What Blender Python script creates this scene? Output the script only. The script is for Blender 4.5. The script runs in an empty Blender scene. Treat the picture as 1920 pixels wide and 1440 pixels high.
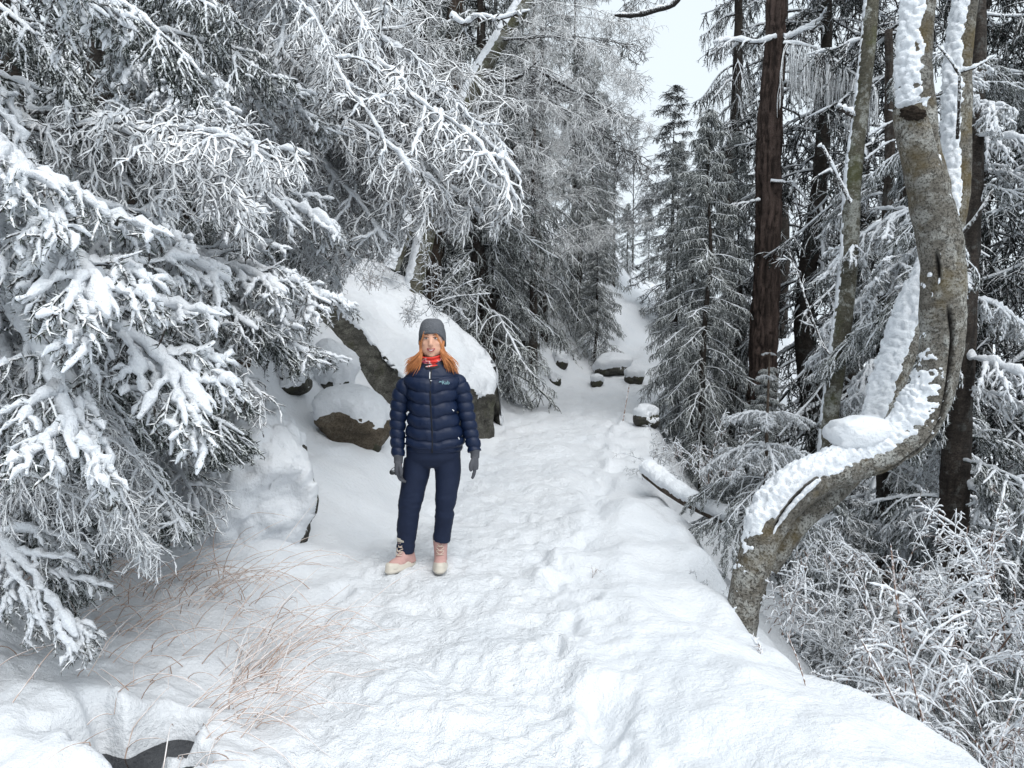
import bpy, math
import numpy as np
from mathutils import Vector, Matrix

SC = bpy.context.scene
COL = SC.collection
rad = math.radians

# ------------------------------------------------------------------ camera
CAM = np.array([0.0, 0.0, 1.55])
FPX = 1444.0                       # focal length in photo pixels (1920 wide)
TH = math.atan((720 - 631) / FPX)  # pitch below the horizon
cam_d = bpy.data.cameras.new('camera')
cam_d.sensor_width = 36.0
cam_d.lens = 36.0 * FPX / 1920.0
cam_d.clip_start = 0.05
cam_d.clip_end = 2000
cam = bpy.data.objects.new('camera', cam_d)
cam.location = CAM
cam.rotation_euler = (rad(90) - TH, 0, 0)
COL.objects.link(cam)
SC.camera = cam

# ------------------------------------------------------------------ sky, sun, exposure
SUN_EL, SUN_AZ = rad(56), rad(152)
w = bpy.data.worlds.new('World')
SC.world = w
w.use_nodes = True
nt = w.node_tree
nt.nodes.clear()
sky = nt.nodes.new('ShaderNodeTexSky')
sky.sky_type = 'NISHITA'
sky.sun_disc = False
sky.sun_elevation = SUN_EL
sky.sun_rotation = SUN_AZ
sky.air_density = 1.0
sky.dust_density = 4.0
hsv = nt.nodes.new('ShaderNodeHueSaturation')      # overcast: the deck greys the blue out
hsv.inputs['Saturation'].default_value = 0.16
hsv.inputs['Value'].default_value = 1.0
mixw = nt.nodes.new('ShaderNodeMix')
mixw.data_type = 'RGBA'
mixw.inputs['Factor'].default_value = 0.75
mixw.inputs['B'].default_value = (8.3, 9.3, 10.1, 1)   # even cloud deck
bg = nt.nodes.new('ShaderNodeBackground')
bg.inputs['Strength'].default_value = 0.068
outw = nt.nodes.new('ShaderNodeOutputWorld')
nt.links.new(sky.outputs[0], hsv.inputs['Color'])
nt.links.new(hsv.outputs[0], mixw.inputs['A'])
nt.links.new(mixw.outputs['Result'], bg.inputs['Color'])
nt.links.new(bg.outputs[0], outw.inputs['Surface'])
sun_d = bpy.data.lights.new('sun', 'SUN')
sun_d.energy = 1.25
sun_d.angle = rad(50)
sun_d.color = (1.0, 0.98, 0.95)
sun = bpy.data.objects.new('sun', sun_d)
sun.rotation_euler = (rad(90) - SUN_EL, 0, rad(180) - SUN_AZ)
sun.location = (0, 0, 30)
COL.objects.link(sun)
SC.view_settings.view_transform = 'Standard'
SC.view_settings.look = 'None'
SC.view_settings.exposure = 0.90
SC.view_settings.gamma = 1.0
SC.cycles.max_bounces = 8
SC.cycles.diffuse_bounces = 2
SC.cycles.glossy_bounces = 2
SC.cycles.transmission_bounces = 2

# ------------------------------------------------------------------ pixel helpers (photo pixels + a real depth)
def ray(u, v):
    a = (u - 960) / FPX
    b = (720 - v) / FPX
    d = np.array([a, math.cos(TH) + b * math.sin(TH), -math.sin(TH) + b * math.cos(TH)])
    return d / d[1]

def at(u, v, y):
    return CAM + ray(u, v) * y

# ------------------------------------------------------------------ noise (numpy)
def _hash(i, j, k, seed):
    h = (i.astype(np.int64) * 374761393 + j.astype(np.int64) * 668265263 + k.astype(np.int64) * 2147483647 + seed * 1274126177) & 0xFFFFFFFF
    h = ((h ^ (h >> 13)) * 1274126177) & 0xFFFFFFFF
    h = ((h ^ (h >> 16)) * 2246822519) & 0xFFFFFFFF
    return (h ^ (h >> 15)).astype(np.float64) / 4294967295.0

def vnoise(p, sc=1.0, seed=0):
    q = np.asarray(p, float) * sc
    f = np.floor(q)
    i = f.astype(np.int64)
    t = q - f
    t = t * t * (3 - 2 * t)
    r = 0
    for dx in (0, 1):
        wx = t[..., 0] if dx else 1 - t[..., 0]
        for dy in (0, 1):
            wy = t[..., 1] if dy else 1 - t[..., 1]
            for dz in (0, 1):
                wz = t[..., 2] if dz else 1 - t[..., 2]
                r = r + wx * wy * wz * _hash(i[..., 0] + dx, i[..., 1] + dy, i[..., 2] + dz, seed)
    return r * 2 - 1

def fbm(p, sc=1.0, oc=4, seed=0, gain=0.5):
    r, a, n = 0, 1.0, 0.0
    for o in range(oc):
        r = r + a * vnoise(p, sc * 2 ** o, seed + o * 17)
        n += a
        a *= gain
    return r / n

def vnoise2(x, y, sc, seed=0):
    qx, qy = x * sc, y * sc
    fx, fy = np.floor(qx), np.floor(qy)
    tx, ty = qx - fx, qy - fy
    tx = tx * tx * (3 - 2 * tx)
    ty = ty * ty * (3 - 2 * ty)
    ix, iy = fx.astype(np.int64), fy.astype(np.int64)
    z = np.zeros_like(ix)
    h = lambda a, b: _hash(ix + a, iy + b, z, seed)
    return ((h(0, 0) * (1 - tx) + h(1, 0) * tx) * (1 - ty) + (h(0, 1) * (1 - tx) + h(1, 1) * tx) * ty) * 2 - 1

def fbm2(x, y, sc, oc=4, seed=0, gain=0.5):
    r, a, n = 0, 1.0, 0.0
    for o in range(oc):
        r = r + a * vnoise2(x, y, sc * 2 ** o, seed + 31 * o)
        n += a
        a *= gain
    return r / n

def worley(p, sc, seed=0):
    q = np.asarray(p, float) * sc
    i = np.floor(q).astype(np.int64)
    best = np.full(q.shape[:-1], 9.0)
    for dx in (-1, 0, 1):
        for dy in (-1, 0, 1):
            for dz in (-1, 0, 1):
                a, b, c = i[..., 0] + dx, i[..., 1] + dy, i[..., 2] + dz
                px = a + _hash(a, b, c, seed)
                py = b + _hash(a, b, c, seed + 1)
                pz = c + _hash(a, b, c, seed + 2)
                d = (px - q[..., 0]) ** 2 + (py - q[..., 1]) ** 2 + (pz - q[..., 2]) ** 2
                best = np.minimum(best, d)
    return np.sqrt(best)

def sstep(a, b, x):
    t = np.clip((x - a) / (b - a), 0, 1)
    return t * t * (3 - 2 * t)

def unit(v):
    return v / (np.linalg.norm(v, axis=-1, keepdims=True) + 1e-12)

# ------------------------------------------------------------------ mesh helpers
class Geo:
    """Collects vertices, quads and triangles (with a material slot and a frost value) for ONE mesh."""
    def __init__(self):
        self.V, self.F, self.fr, self.uv, self.n = [], [], [], [], 0
    def add(self, V, faces, mat=0, frost=0.0, uv=None):
        V = np.asarray(V, float).reshape(-1, 3)
        self.V.append(V)
        self.F.append((np.asarray(faces, np.int64) + self.n, mat))
        fr = np.asarray(frost, float)
        self.fr.append(np.full(len(V), float(fr)) if fr.ndim == 0 else fr.reshape(-1))
        self.uv.append(np.zeros((len(V), 3)) if uv is None else np.asarray(uv, float).reshape(-1, 3))
        self.n += len(V)
    def mesh(self, name, mats, smooth=True):
        me = bpy.data.meshes.new(name)
        V = np.concatenate(self.V)
        loops, starts, mi, pos = [], [], [], 0
        for f, m in self.F:
            k = f.shape[1]
            loops.append(f.reshape(-1))
            starts.append(pos + np.arange(len(f)) * k)
            mi.append(np.full(len(f), m))
            pos += f.size
        loops, starts, mi = np.concatenate(loops), np.concatenate(starts), np.concatenate(mi)
        me.vertices.add(len(V))
        me.vertices.foreach_set('co', V.astype(np.float32).reshape(-1))
        me.loops.add(len(loops))
        me.loops.foreach_set('vertex_index', loops.astype(np.int32))
        me.polygons.add(len(starts))
        me.polygons.foreach_set('loop_start', starts.astype(np.int32))
        me.polygons.foreach_set('material_index', mi.astype(np.int32))
        if smooth:
            me.polygons.foreach_set('use_smooth', np.ones(len(starts), bool))
        a = me.attributes.new('frost', 'FLOAT', 'POINT')
        a.data.foreach_set('value', np.concatenate(self.fr).astype(np.float32))
        uv = np.concatenate(self.uv)
        if np.any(uv):
            a = me.attributes.new('tuv', 'FLOAT_VECTOR', 'POINT')
            a.data.foreach_set('vector', uv.astype(np.float32).reshape(-1))
        for m in mats:
            me.materials.append(m)
        me.update(calc_edges=True)
        me.validate()
        return me

def obj(name, me, parent=None, loc=None, rot=None, scale=None):
    o = bpy.data.objects.new(name, me)
    COL.objects.link(o)
    if parent is not None:
        o.parent = parent
    if loc is not None:
        o.location = loc
    if rot is not None:
        o.rotation_euler = rot
    if scale is not None:
        o.scale = scale if hasattr(scale, '__len__') else (scale,) * 3
    return o

def tag(o, label, cat, group=None, kind=None):
    o['label'] = label
    o['category'] = cat
    if group:
        o['group'] = group
    if kind:
        o['kind'] = kind
    return o

def thing(name, label, cat, loc=(0, 0, 0), group=None):
    o = bpy.data.objects.new(name, None)
    o.empty_display_size = 0.1
    COL.objects.link(o)
    o.location = loc
    return tag(o, label, cat, group)

def tubes(P, RW, k=4, RH=None, vert_up=False):
    """P (M,n,3) centre lines, RW (M,n) half widths, RH half heights -> verts, quads."""
    P = np.asarray(P, float)
    M, n, _ = P.shape
    T = unit(np.gradient(P, axis=1))
    mz = np.abs(T[..., 2]).mean(1)
    ref = np.where((mz < 0.85)[:, None], np.array([0, 0, 1.0]), np.array([1.0, 0, 0]))[:, None, :]
    S = unit(np.cross(T, np.broadcast_to(ref, T.shape)))
    U = np.cross(S, T)
    if RH is None:
        RH = RW
    th = np.arange(k) * 2 * np.pi / k
    V = (P[:, :, None, :] + S[:, :, None, :] * (np.cos(th)[None, None, :] * RW[:, :, None])[..., None]
         + U[:, :, None, :] * (np.sin(th)[None, None, :] * RH[:, :, None])[..., None])
    idx = np.arange(M * n * k).reshape(M, n, k)
    a = idx[:, :-1, :]
    b = np.roll(idx, -1, 2)[:, :-1, :]
    c = np.roll(idx, -1, 2)[:, 1:, :]
    d = idx[:, 1:, :]
    Q = np.stack([a, b, c, d], -1).reshape(-1, 4)
    return V.reshape(-1, 3), Q

def sprout(P, cnt, t0, t1, Lfun, spread, rng, planar=True, grav=0.0, wig=0.1, npts=5, up=0.0):
    """Side twigs on every centre line of P: (M*cnt, npts, 3)."""
    M, n, _ = P.shape
    t = t0 + (t1 - t0) * (np.arange(cnt)[None] + rng.random((M, cnt))) / cnt
    f = np.clip(t * (n - 1), 0, n - 1.001)
    i = f.astype(int)
    wgt = (f - i)[..., None]
    m = np.arange(M)[:, None]
    base = P[m, i] * (1 - wgt) + P[m, i + 1] * wgt
    tan = unit(P[m, i + 1] - P[m, i])
    zup = np.array([0, 0, 1.0])
    S = np.cross(tan, np.broadcast_to(zup, tan.shape))
    S = np.where(np.linalg.norm(S, axis=-1, keepdims=True) < 0.15, np.array([1.0, 0, 0]), S)
    S = unit(S)
    U = np.cross(S, tan)
    if planar:
        sg = np.where((np.arange(cnt)[None] + rng.integers(0, 2, (M, 1))) % 2 == 0, 1.0, -1.0)
        az = np.where(sg > 0, 0, np.pi) + rng.normal(0, 0.35, (M, cnt)) + up * sg
    else:
        az = rng.random((M, cnt)) * 2 * np.pi
    sp = spread * (1 + 0.2 * rng.normal(size=(M, cnt)))
    d = np.cos(sp)[..., None] * tan + np.sin(sp)[..., None] * (np.cos(az)[..., None] * S + np.sin(az)[..., None] * U)
    L = Lfun(t) * (0.65 + 0.5 * rng.random((M, cnt)))
    d = d.reshape(-1, 3)
    base = base.reshape(-1, 3)
    L = L.reshape(-1)
    out = np.empty((M * cnt, npts, 3))
    out[:, 0] = base
    p = base
    for s in range(1, npts):
        d = unit(d + np.array([0, 0, -grav / npts]) + wig * rng.normal(size=d.shape))
        p = p + d * (L / (npts - 1))[:, None]
        out[:, s] = p
    return out, t.reshape(-1), L

def radii(M, n, r0, r1, rng, lump=0.15):
    s = np.linspace(0, 1, n)[None]
    r0 = np.asarray(r0, float).reshape(-1, 1)
    R = (r0 * (1 - s) + r1 * s) * (1 + lump * rng.normal(size=(M, n)))
    R[:, -1] *= 0.45
    return np.maximum(R, 0.0006)

def needles(g, P, nn, ln, wd, rng, mat, frost_mu=0.5, t0=0.05, fwd=0.6):
    M, n, _ = P.shape
    t = t0 + (1 - t0) * rng.random((M, nn))
    f = np.clip(t * (n - 1), 0, n - 1.001)
    i = f.astype(int)
    wgt = (f - i)[..., None]
    m = np.arange(M)[:, None]
    base = (P[m, i] * (1 - wgt) + P[m, i + 1] * wgt).reshape(-1, 3)
    tan = unit(P[m, i + 1] - P[m, i]).reshape(-1, 3)
    r = rng.normal(size=tan.shape)
    perp = unit(r - (r * tan).sum(-1, keepdims=True) * tan)
    d = unit(tan * fwd + perp)
    wv = unit(np.cross(d, rng.normal(size=d.shape)))
    l = ln * (0.6 + 0.7 * rng.random(len(d)))[:, None]
    V = np.stack([base - wv * wd * 0.5, base + wv * wd * 0.5, base + d * l], 1)
    fr = np.clip(frost_mu + 0.28 * rng.normal(size=len(d)) + 0.18 * perp[:, 2], 0, 1)
    g.add(V, np.arange(len(d) * 3).reshape(-1, 3), mat, np.repeat(fr, 3))

def snow_on(g, P, wdt, hgt, rng, mat, k=6, lump=0.35, taper=0.5, cover=1.0, up=1):
    """Lumpy ridge of snow lying along the top of centre lines P."""
    if cover < 1:
        P = P[rng.random(len(P)) < cover]
    if len(P) == 0:
        return
    if up > 1:
        n0 = P.shape[1]
        ti = np.linspace(0, n0 - 1, (n0 - 1) * up + 1)
        i0 = np.minimum(ti.astype(int), n0 - 2)
        fq = (ti - i0)[None, :, None]
        P = P[:, i0] * (1 - fq) + P[:, i0 + 1] * fq
    M, n, _ = P.shape
    T = unit(np.gradient(P, axis=1))
    flat = np.sqrt(np.clip(1 - T[..., 2] ** 2, 0, 1))
    s = np.linspace(0, 1, n)[None]
    base = (1 - taper * s) * (0.25 + 0.75 * flat)
    l1 = np.clip(1 + lump * rng.normal(size=(M, n)), 0.35, 2.0)
    l2 = np.clip(1 + lump * rng.normal(size=(M, n)), 0.35, 2.0)
    W = wdt * base * l1
    Hh = hgt * base * l2
    W[:, -1] *= 0.5
    Hh[:, -1] *= 0.5
    W[:, 0] *= 0.7
    C = P.copy()
    C[..., 2] += Hh * 0.55
    ext = unit(P[:, -1] - P[:, -2]) * wdt * 0.4
    C[:, -1] += ext
    V, Q = tubes(C, W, k, Hh)
    g.add(V, Q, mat, 1.0)
    # rounded ends
    idx = np.arange(M * n * k).reshape(M, n, k)
    cap = idx[:, -1, :]
    base_n = g.n - M * n * k
    tip = C[:, -1] + ext * 0.8
    nb = g.n
    g.add(tip, np.zeros((0, 3), int), mat, 1.0)
    tp = nb + np.arange(M)[:, None] + np.zeros((1, k), int)
    tri = np.stack([cap + base_n, np.roll(cap, -1, 1) + base_n, tp], -1).reshape(-1, 3)
    g.F.append((tri, mat))

# ------------------------------------------------------------------ materials (all node based)
def new_mat(name):
    m = bpy.data.materials.new(name)
    m.use_nodes = True
    t = m.node_tree
    b = t.nodes['Principled BSDF']
    return m, t, b

def nd(t, kind, **kw):
    n = t.nodes.new(kind)
    for k, v in kw.items():
        if k in n.inputs:
            n.inputs[k].default_value = v
        else:
            setattr(n, k, v)
    return n

def math_n(t, op, a, b=None):
    n = t.nodes.new('ShaderNodeMath')
    n.operation = op
    for i, x in enumerate((a, b)):
        if x is None:
            continue
        if isinstance(x, (int, float)):
            n.inputs[i].default_value = x
        else:
            t.links.new(x, n.inputs[i])
    return n.outputs[0]

def ramp(t, fac, stops):
    n = t.nodes.new('ShaderNodeValToRGB')
    el = n.color_ramp.elements
    while len(el) < len(stops):
        el.new(0.5)
    for e, (p, c) in zip(el, stops):
        e.position = p
        e.color = (*c, 1) if len(c) == 3 else c
    t.links.new(fac, n.inputs[0])
    return n.outputs[0]

def mixc(t, fac, a, b):
    n = t.nodes.new('ShaderNodeMix')
    n.data_type = 'RGBA'
    for s, x in (('Factor', fac), ('A', a), ('B', b)):
        if isinstance(x, (int, float)):
            n.inputs[s].default_value = x
        elif isinstance(x, tuple):
            n.inputs[s].default_value = (*x, 1)
        else:
            t.links.new(x, n.inputs[s])
    return n.outputs['Result']

def noise_n(t, scale, detail=3, rough=0.55, vec=None, coord='Object'):
    n = nd(t, 'ShaderNodeTexNoise', Scale=scale, Detail=detail, Roughness=rough)
    if vec is None:
        c = t.nodes.new('ShaderNodeTexCoord')
        vec = c.outputs[coord]
    t.links.new(vec, n.inputs['Vector'])
    return n.outputs['Fac']

def bump(t, b, h, strength=0.3, dist=0.01, prev=None):
    n = nd(t, 'ShaderNodeBump', Strength=strength, Distance=dist)
    t.links.new(h, n.inputs['Height'])
    if prev is not None:
        t.links.new(prev, n.inputs['Normal'])
    t.links.new(n.outputs[0], b.inputs['Normal'])
    return n.outputs[0]

SNOWC = (0.86, 0.885, 0.92)
def m_snow(name, bs=0.5, bd=0.012, sc=38.0, alb=1.0):
    m, t, b = new_mat(name)
    b.inputs['Roughness'].default_value = 0.62
    b.inputs['Specular IOR Level'].default_value = 0.25
    big = noise_n(t, 2.2, 3)
    b_c = ramp(t, big, [(0.3, tuple(alb * q for q in (0.82, 0.855, 0.90))), (0.7, tuple(alb * q for q in SNOWC))])
    t.links.new(b_c, b.inputs['Base Color'])
    h1 = noise_n(t, sc, 4, 0.6)
    h2 = noise_n(t, sc * 7, 2, 0.6)
    h = math_n(t, 'ADD', h1, math_n(t, 'MULTIPLY', h2, 0.25))
    bump(t, b, h, bs, bd)
    return m

def m_rime(name, dark, frost=(0.80, 0.82, 0.85), bias=0.35, ns=60.0, slope=1.6):
    """Twig with rime: white where the surface looks up, bark or needles showing below."""
    m, t, b = new_mat(name)
    b.inputs['Roughness'].default_value = 0.75
    b.inputs['Specular IOR Level'].default_value = 0.2
    g = t.nodes.new('ShaderNodeNewGeometry')
    sep = t.nodes.new('ShaderNodeSeparateXYZ')
    t.links.new(g.outputs['Normal'], sep.inputs[0])
    n = noise_n(t, ns, 2)
    f = math_n(t, 'ADD', math_n(t, 'MULTIPLY', sep.outputs['Z'], 0.45), math_n(t, 'MULTIPLY', math_n(t, 'SUBTRACT', n, 0.5), slope))
    f = math_n(t, 'ADD', f, bias)
    r = nd(t, 'ShaderNodeMapRange')
    r.inputs['From Min'].default_value = 0.0
    r.inputs['From Max'].default_value = 0.35
    t.links.new(f, r.inputs['Value'])
    t.links.new(mixc(t, r.outputs[0], dark, frost), b.inputs['Base Color'])
    return m

def m_needle(name, dark, frost=(0.72, 0.75, 0.77), lo=0.25, hi=0.85):
    m, t, b = new_mat(name)
    b.inputs['Roughness'].default_value = 0.7
    b.inputs['Specular IOR Level'].default_value = 0.25
    a = nd(t, 'ShaderNodeAttribute', attribute_name='frost')
    r = nd(t, 'ShaderNodeMapRange')
    r.inputs['From Min'].default_value = lo
    r.inputs['From Max'].default_value = hi
    t.links.new(a.outputs['Fac'], r.inputs['Value'])
    n = noise_n(t, 4.0, 2)
    dk = mixc(t, n, dark, tuple(min(1, c * 1.9) for c in dark))
    t.links.new(mixc(t, r.outputs[0], dk, frost), b.inputs['Base Color'])
    return m

def m_plain(name, c, rough=0.6, spec=0.4, var=0.0, sc=20.0, bs=0.0, bsc=120.0, bd=0.003, sheen=0.0):
    m, t, b = new_mat(name)
    b.inputs['Roughness'].default_value = rough
    b.inputs['Specular IOR Level'].default_value = spec
    if sheen:
        b.inputs['Sheen Weight'].default_value = sheen
    n = noise_n(t, sc, 3)
    lo = tuple(x * (1 - var) for x in c)
    hi = tuple(min(1, x * (1 + var)) for x in c)
    t.links.new(mixc(t, n, lo, hi), b.inputs['Base Color'])
    if bs:
        bump(t, b, noise_n(t, bsc, 3), bs, bd)
    return m

def m_bark(name, c0, c1, lich=(0.35, 0.36, 0.32), lich_amt=0.4, moss=None, sc=14.0, bs=0.6, zs=2.6, con=0.55):
    m, t, b = new_mat(name)
    b.inputs['Roughness'].default_value = 0.9
    b.inputs['Specular IOR Level'].default_value = 0.15
    tu = nd(t, 'ShaderNodeAttribute', attribute_name='tuv')
    mp = nd(t, 'ShaderNodeMapping')
    mp.inputs['Scale'].default_value = (1.0, 1.0, zs)
    t.links.new(tu.outputs['Vector'], mp.inputs['Vector'])
    n1 = noise_n(t, sc, 5, 0.65, mp.outputs[0])
    base = mixc(t, ramp(t, n1, [(0.3, (0, 0, 0)), (0.7, (1, 1, 1))]), c0, c1)
    n2 = noise_n(t, 7.0, 5, 0.7)
    lm = ramp(t, n2, [(0.60 - 0.15 * lich_amt, (0, 0, 0)), (0.68 - 0.15 * lich_amt, (1, 1, 1))])
    base = mixc(t, math_n(t, 'MULTIPLY', lm, lich_amt), base, lich)
    fl = noise_n(t, 75.0, 4, 0.75)
    base = mixc(t, math_n(t, 'MULTIPLY', ramp(t, fl, [(0.50, (0, 0, 0)), (0.57, (1, 1, 1))]), con), base, tuple(x * 0.28 for x in c0))
    fl2 = noise_n(t, 34.0, 5, 0.75)
    base = mixc(t, math_n(t, 'MULTIPLY', ramp(t, fl2, [(0.60, (0, 0, 0)), (0.68, (1, 1, 1))]), lich_amt), base, lich)
    n4 = noise_n(t, 2.3, 4, 0.6)
    base = mixc(t, math_n(t, 'MULTIPLY', ramp(t, n4, [(0.45, (0, 0, 0)), (0.65, (1, 1, 1))]), 0.45), base, tuple(x * 0.45 for x in c0))
    if moss:
        n3 = noise_n(t, 3.0, 4, 0.6)
        mm = ramp(t, n3, [(0.52, (0, 0, 0)), (0.66, (1, 1, 1))])
        base = mixc(t, math_n(t, 'MULTIPLY', mm, 0.7), base, moss)
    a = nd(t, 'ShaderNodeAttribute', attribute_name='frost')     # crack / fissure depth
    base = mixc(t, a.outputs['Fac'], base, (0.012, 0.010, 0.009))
    t.links.new(base, b.inputs['Base Color'])
    bump(t, b, math_n(t, 'ADD', math_n(t, 'ADD', n1, math_n(t, 'MULTIPLY', fl, 0.6)), math_n(t, 'MULTIPLY', n2, 0.5)), bs, 0.02)
    return m

M_SNOW = m_snow('fresh_snow', 0.85, 0.018, 30.0, 0.84)
M_SNOWP = m_snow('trodden_snow', 1.0, 0.03, 20.0, 0.86)
M_SNOWT = m_snow('tree_snow', 0.9, 0.02, 40.0)
M_RIME = m_rime('rime_twig', (0.035, 0.029, 0.026), (0.84, 0.86, 0.88), bias=0.18)
M_RIMEW = m_rime('rime_twig_white', (0.060, 0.052, 0.048), (0.86, 0.875, 0.89), bias=0.34, slope=1.3)
M_RIMED = m_rime('rime_twig_dark', (0.024, 0.021, 0.020), (0.70, 0.72, 0.74), bias=0.0)
M_RIMEG = m_rime('rime_spruce_twig', (0.020, 0.024, 0.021), (0.72, 0.75, 0.75), bias=0.08, slope=1.8)
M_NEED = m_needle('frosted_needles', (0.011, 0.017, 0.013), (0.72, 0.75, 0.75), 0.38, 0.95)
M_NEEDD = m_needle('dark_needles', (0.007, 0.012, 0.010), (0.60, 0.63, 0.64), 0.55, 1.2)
M_NEEDW = m_needle('snowy_needles', (0.020, 0.028, 0.022), (0.80, 0.82, 0.84), 0.30, 0.85)

# ------------------------------------------------------------------ terrain
YK = [-6, 2.0, 2.85, 5.2, 8.2, 12, 14, 16, 18, 20, 26, 40, 160]
XCK = [-0.3, -0.3, -0.28, -0.36, 0.31, 0.78, 1.25, 2.0, 2.9, 4.0, 6.5, 9, 12]
WK = [0.55, 0.55, 0.55, 0.55, 0.60, 0.72, 0.75, 0.75, 0.8, 0.8, 0.8, 0.8, 0.8]
EYK = [-6, 2.0, 2.85, 3.3, 4.0, 4.6, 5.2, 8, 10, 14, 16, 18, 20, 26, 160]
EXK = [2.3, 1.95, 1.62, 1.42, 1.24, 1.12, 1.20, 1.52, 1.72, 2.25, 3.2, 4.4, 6.0, 9.0, 16]
def xc_of(y): return np.interp(y, YK, XCK)
def w_of(y): return np.interp(y, YK, WK)
def edge_of(y): return np.interp(y, EYK, EXK)
def zp_of(y): return np.interp(y, [-6, 5, 10, 16, 20, 24, 30, 60, 160], [0, 0, 0.17, 0.42, 1.15, 2.1, 3.0, 5.0, 8])

PITS = [(0.30, 3.95, 0.12, 0.05), (0.44, 4.40, 0.10, 0.05), (0.12, 5.65, 0.10, 0.05),
        (0.26, 4.75, 0.11, 0.05), (0.20, 3.65, 0.10, 0.05), (0.05, 6.4, 0.12, 0.05), (-1.05, 4.6, 0.12, 0.05)]
HOLE = (-1.40, 2.72)
def H(x, y, fine=True):
    x = np.asarray(x, float)
    y = np.asarray(y, float)
    xc, wd, ed = xc_of(y), w_of(y), edge_of(y)
    wob = 0.11 * vnoise2(y, y * 0, 1.1, 5) + 0.09 * vnoise2(y, y * 0, 3.1, 6)
    ed = ed + wob
    z = zp_of(y).copy()
    s = x - xc
    # left bank
    L = np.maximum(0, -s - wd)
    near = sstep(7.0, 4.2, y)
    far = sstep(11.5, 14.5, y)
    k1 = 0.16 * near + 0.46 * (1 - near) + 0.14 * far
    k2 = 0.42 * near + 0.85 * (1 - near)
    k3 = 0.45
    l1 = np.minimum(L, 1.0)
    l2 = np.clip(L - 1.0, 0, 2.0)
    l3 = np.maximum(L - 3.0, 0)
    z = z + k1 * l1 * sstep(0, 0.8, L) + k2 * l2 * sstep(-0.2, 1.2, l2) + k3 * np.minimum(l3, 14) * sstep(-0.2, 1.5, l3)
    # right shoulder
    Rr = s - wd
    hump = sstep(-0.1, 0.75, Rr) * (0.07 + 0.06 * vnoise2(x, y, 1.3, 9))
    z = z + hump
    D = np.maximum(0, x - ed)
    drop = 1.15 * np.minimum(D, 2.2) * sstep(-0.02, 0.35, D) + 0.35 * np.clip(D - 2.2, 0, 7)
    rim = -0.10 * sstep(-0.45, 0.0, x - ed)
    z = z - drop + rim
    # soft drifts
    z = z + 0.10 * fbm2(x, y, 0.55, 3, 21) * sstep(0.3, 1.4, np.abs(s) - wd) + 0.065 * fbm2(x, y, 1.9, 3, 22) + 0.05 * np.clip(fbm2(x + 7, y, 1.1, 2, 24), -0.3, 1) * sstep(0.1, 0.5, Rr)
    if fine:
        onp = sstep(0.28, -0.05, np.abs(s) - wd)
        fade = sstep(45, 8, y)
        tram = 0.038 * fbm2(x, y, 6.0, 4, 33, 0.65) - 0.030 * np.abs(fbm2(x + 3, y, 9.0, 2, 35))
        z = z + onp * tram * fade
        # trodden fringe: boot prints on both sides of the beaten track
        fr = np.exp(-((Rr - 0.12) / 0.22) ** 2) + 0.4 * np.exp(-((-s - wd - 0.05) / 0.18) ** 2)
        pr = vnoise2(x * 1.5, y * 0.9, 3.6, 41)
        z = z - fr * fade * (0.075 * sstep(0.0, 0.5, pr) - 0.03 * sstep(0.0, -0.5, pr) + 0.04 * fbm2(x, y, 9, 3, 43))
        off = 1 - onp
        z = z + off * (0.010 * fbm2(x, y, 8.0, 3, 51) + 0.022 * fbm2(x, y, 4.5, 3, 54, 0.6) + 0.028 * np.clip(fbm2(x, y, 3.2, 3, 52), 0, 1) * sstep(0, 1, L)) * fade
        # crusty lumps near the ditch, bottom left
        nl = sstep(4.2, 3.2, y) * sstep(-0.8, -1.2, x)
        z = z + nl * (0.07 * np.clip(fbm2(x, y, 4.0, 4, 61, 0.6), -0.2, 1))
    for (pxx, pyy, pr_, pd_) in PITS:
        dd_ = np.hypot((x - pxx) * 1.25, (y - pyy) * 0.8) / pr_
        z = z - pd_ * sstep(1.15, 0.3, dd_ + 0.35 * vnoise2(x, y, 7.0, 71) + 0.2 * vnoise2(x, y, 17.0, 72)) + 0.12 * pd_ * np.exp(-((dd_ - 1.25) / 0.35) ** 2)
    # open ditch with water
    hx, hy = HOLE
    ang = np.arctan2(y - hy, x - hx)
    rr = np.hypot((x - hx) / 1.2, (y - hy)) + 0.045 + 0.03 * np.sin(3 * ang + 1) + 0.02 * np.sin(7 * ang) + 0.09 * vnoise2(x, y, 7.0, 77)
    z = z - 0.34 * sstep(0.27, 0.15, rr) * (1 + 0.25 * vnoise2(x, y, 14.0, 79)) + 0.05 * sstep(0.5, 0.27, rr) * sstep(0.15, 0.25, rr)
    return z

def ground_at(x, y):
    return float(H(np.array([x]), np.array([y]))[0])

_ys = np.concatenate([np.linspace(1.4, 12, 3000), np.linspace(12, 80, 2500)])
def hit(u, v):
    r = ray(u, v)
    X, Z = CAM[0] + r[0] * _ys, CAM[2] + r[2] * _ys
    below = Z <= H(X, _ys)
    i = int(np.argmax(below)) if below.any() else len(_ys) - 1
    return np.array([X[i], _ys[i], float(H(X[i:i + 1], _ys[i:i + 1])[0])])

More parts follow.
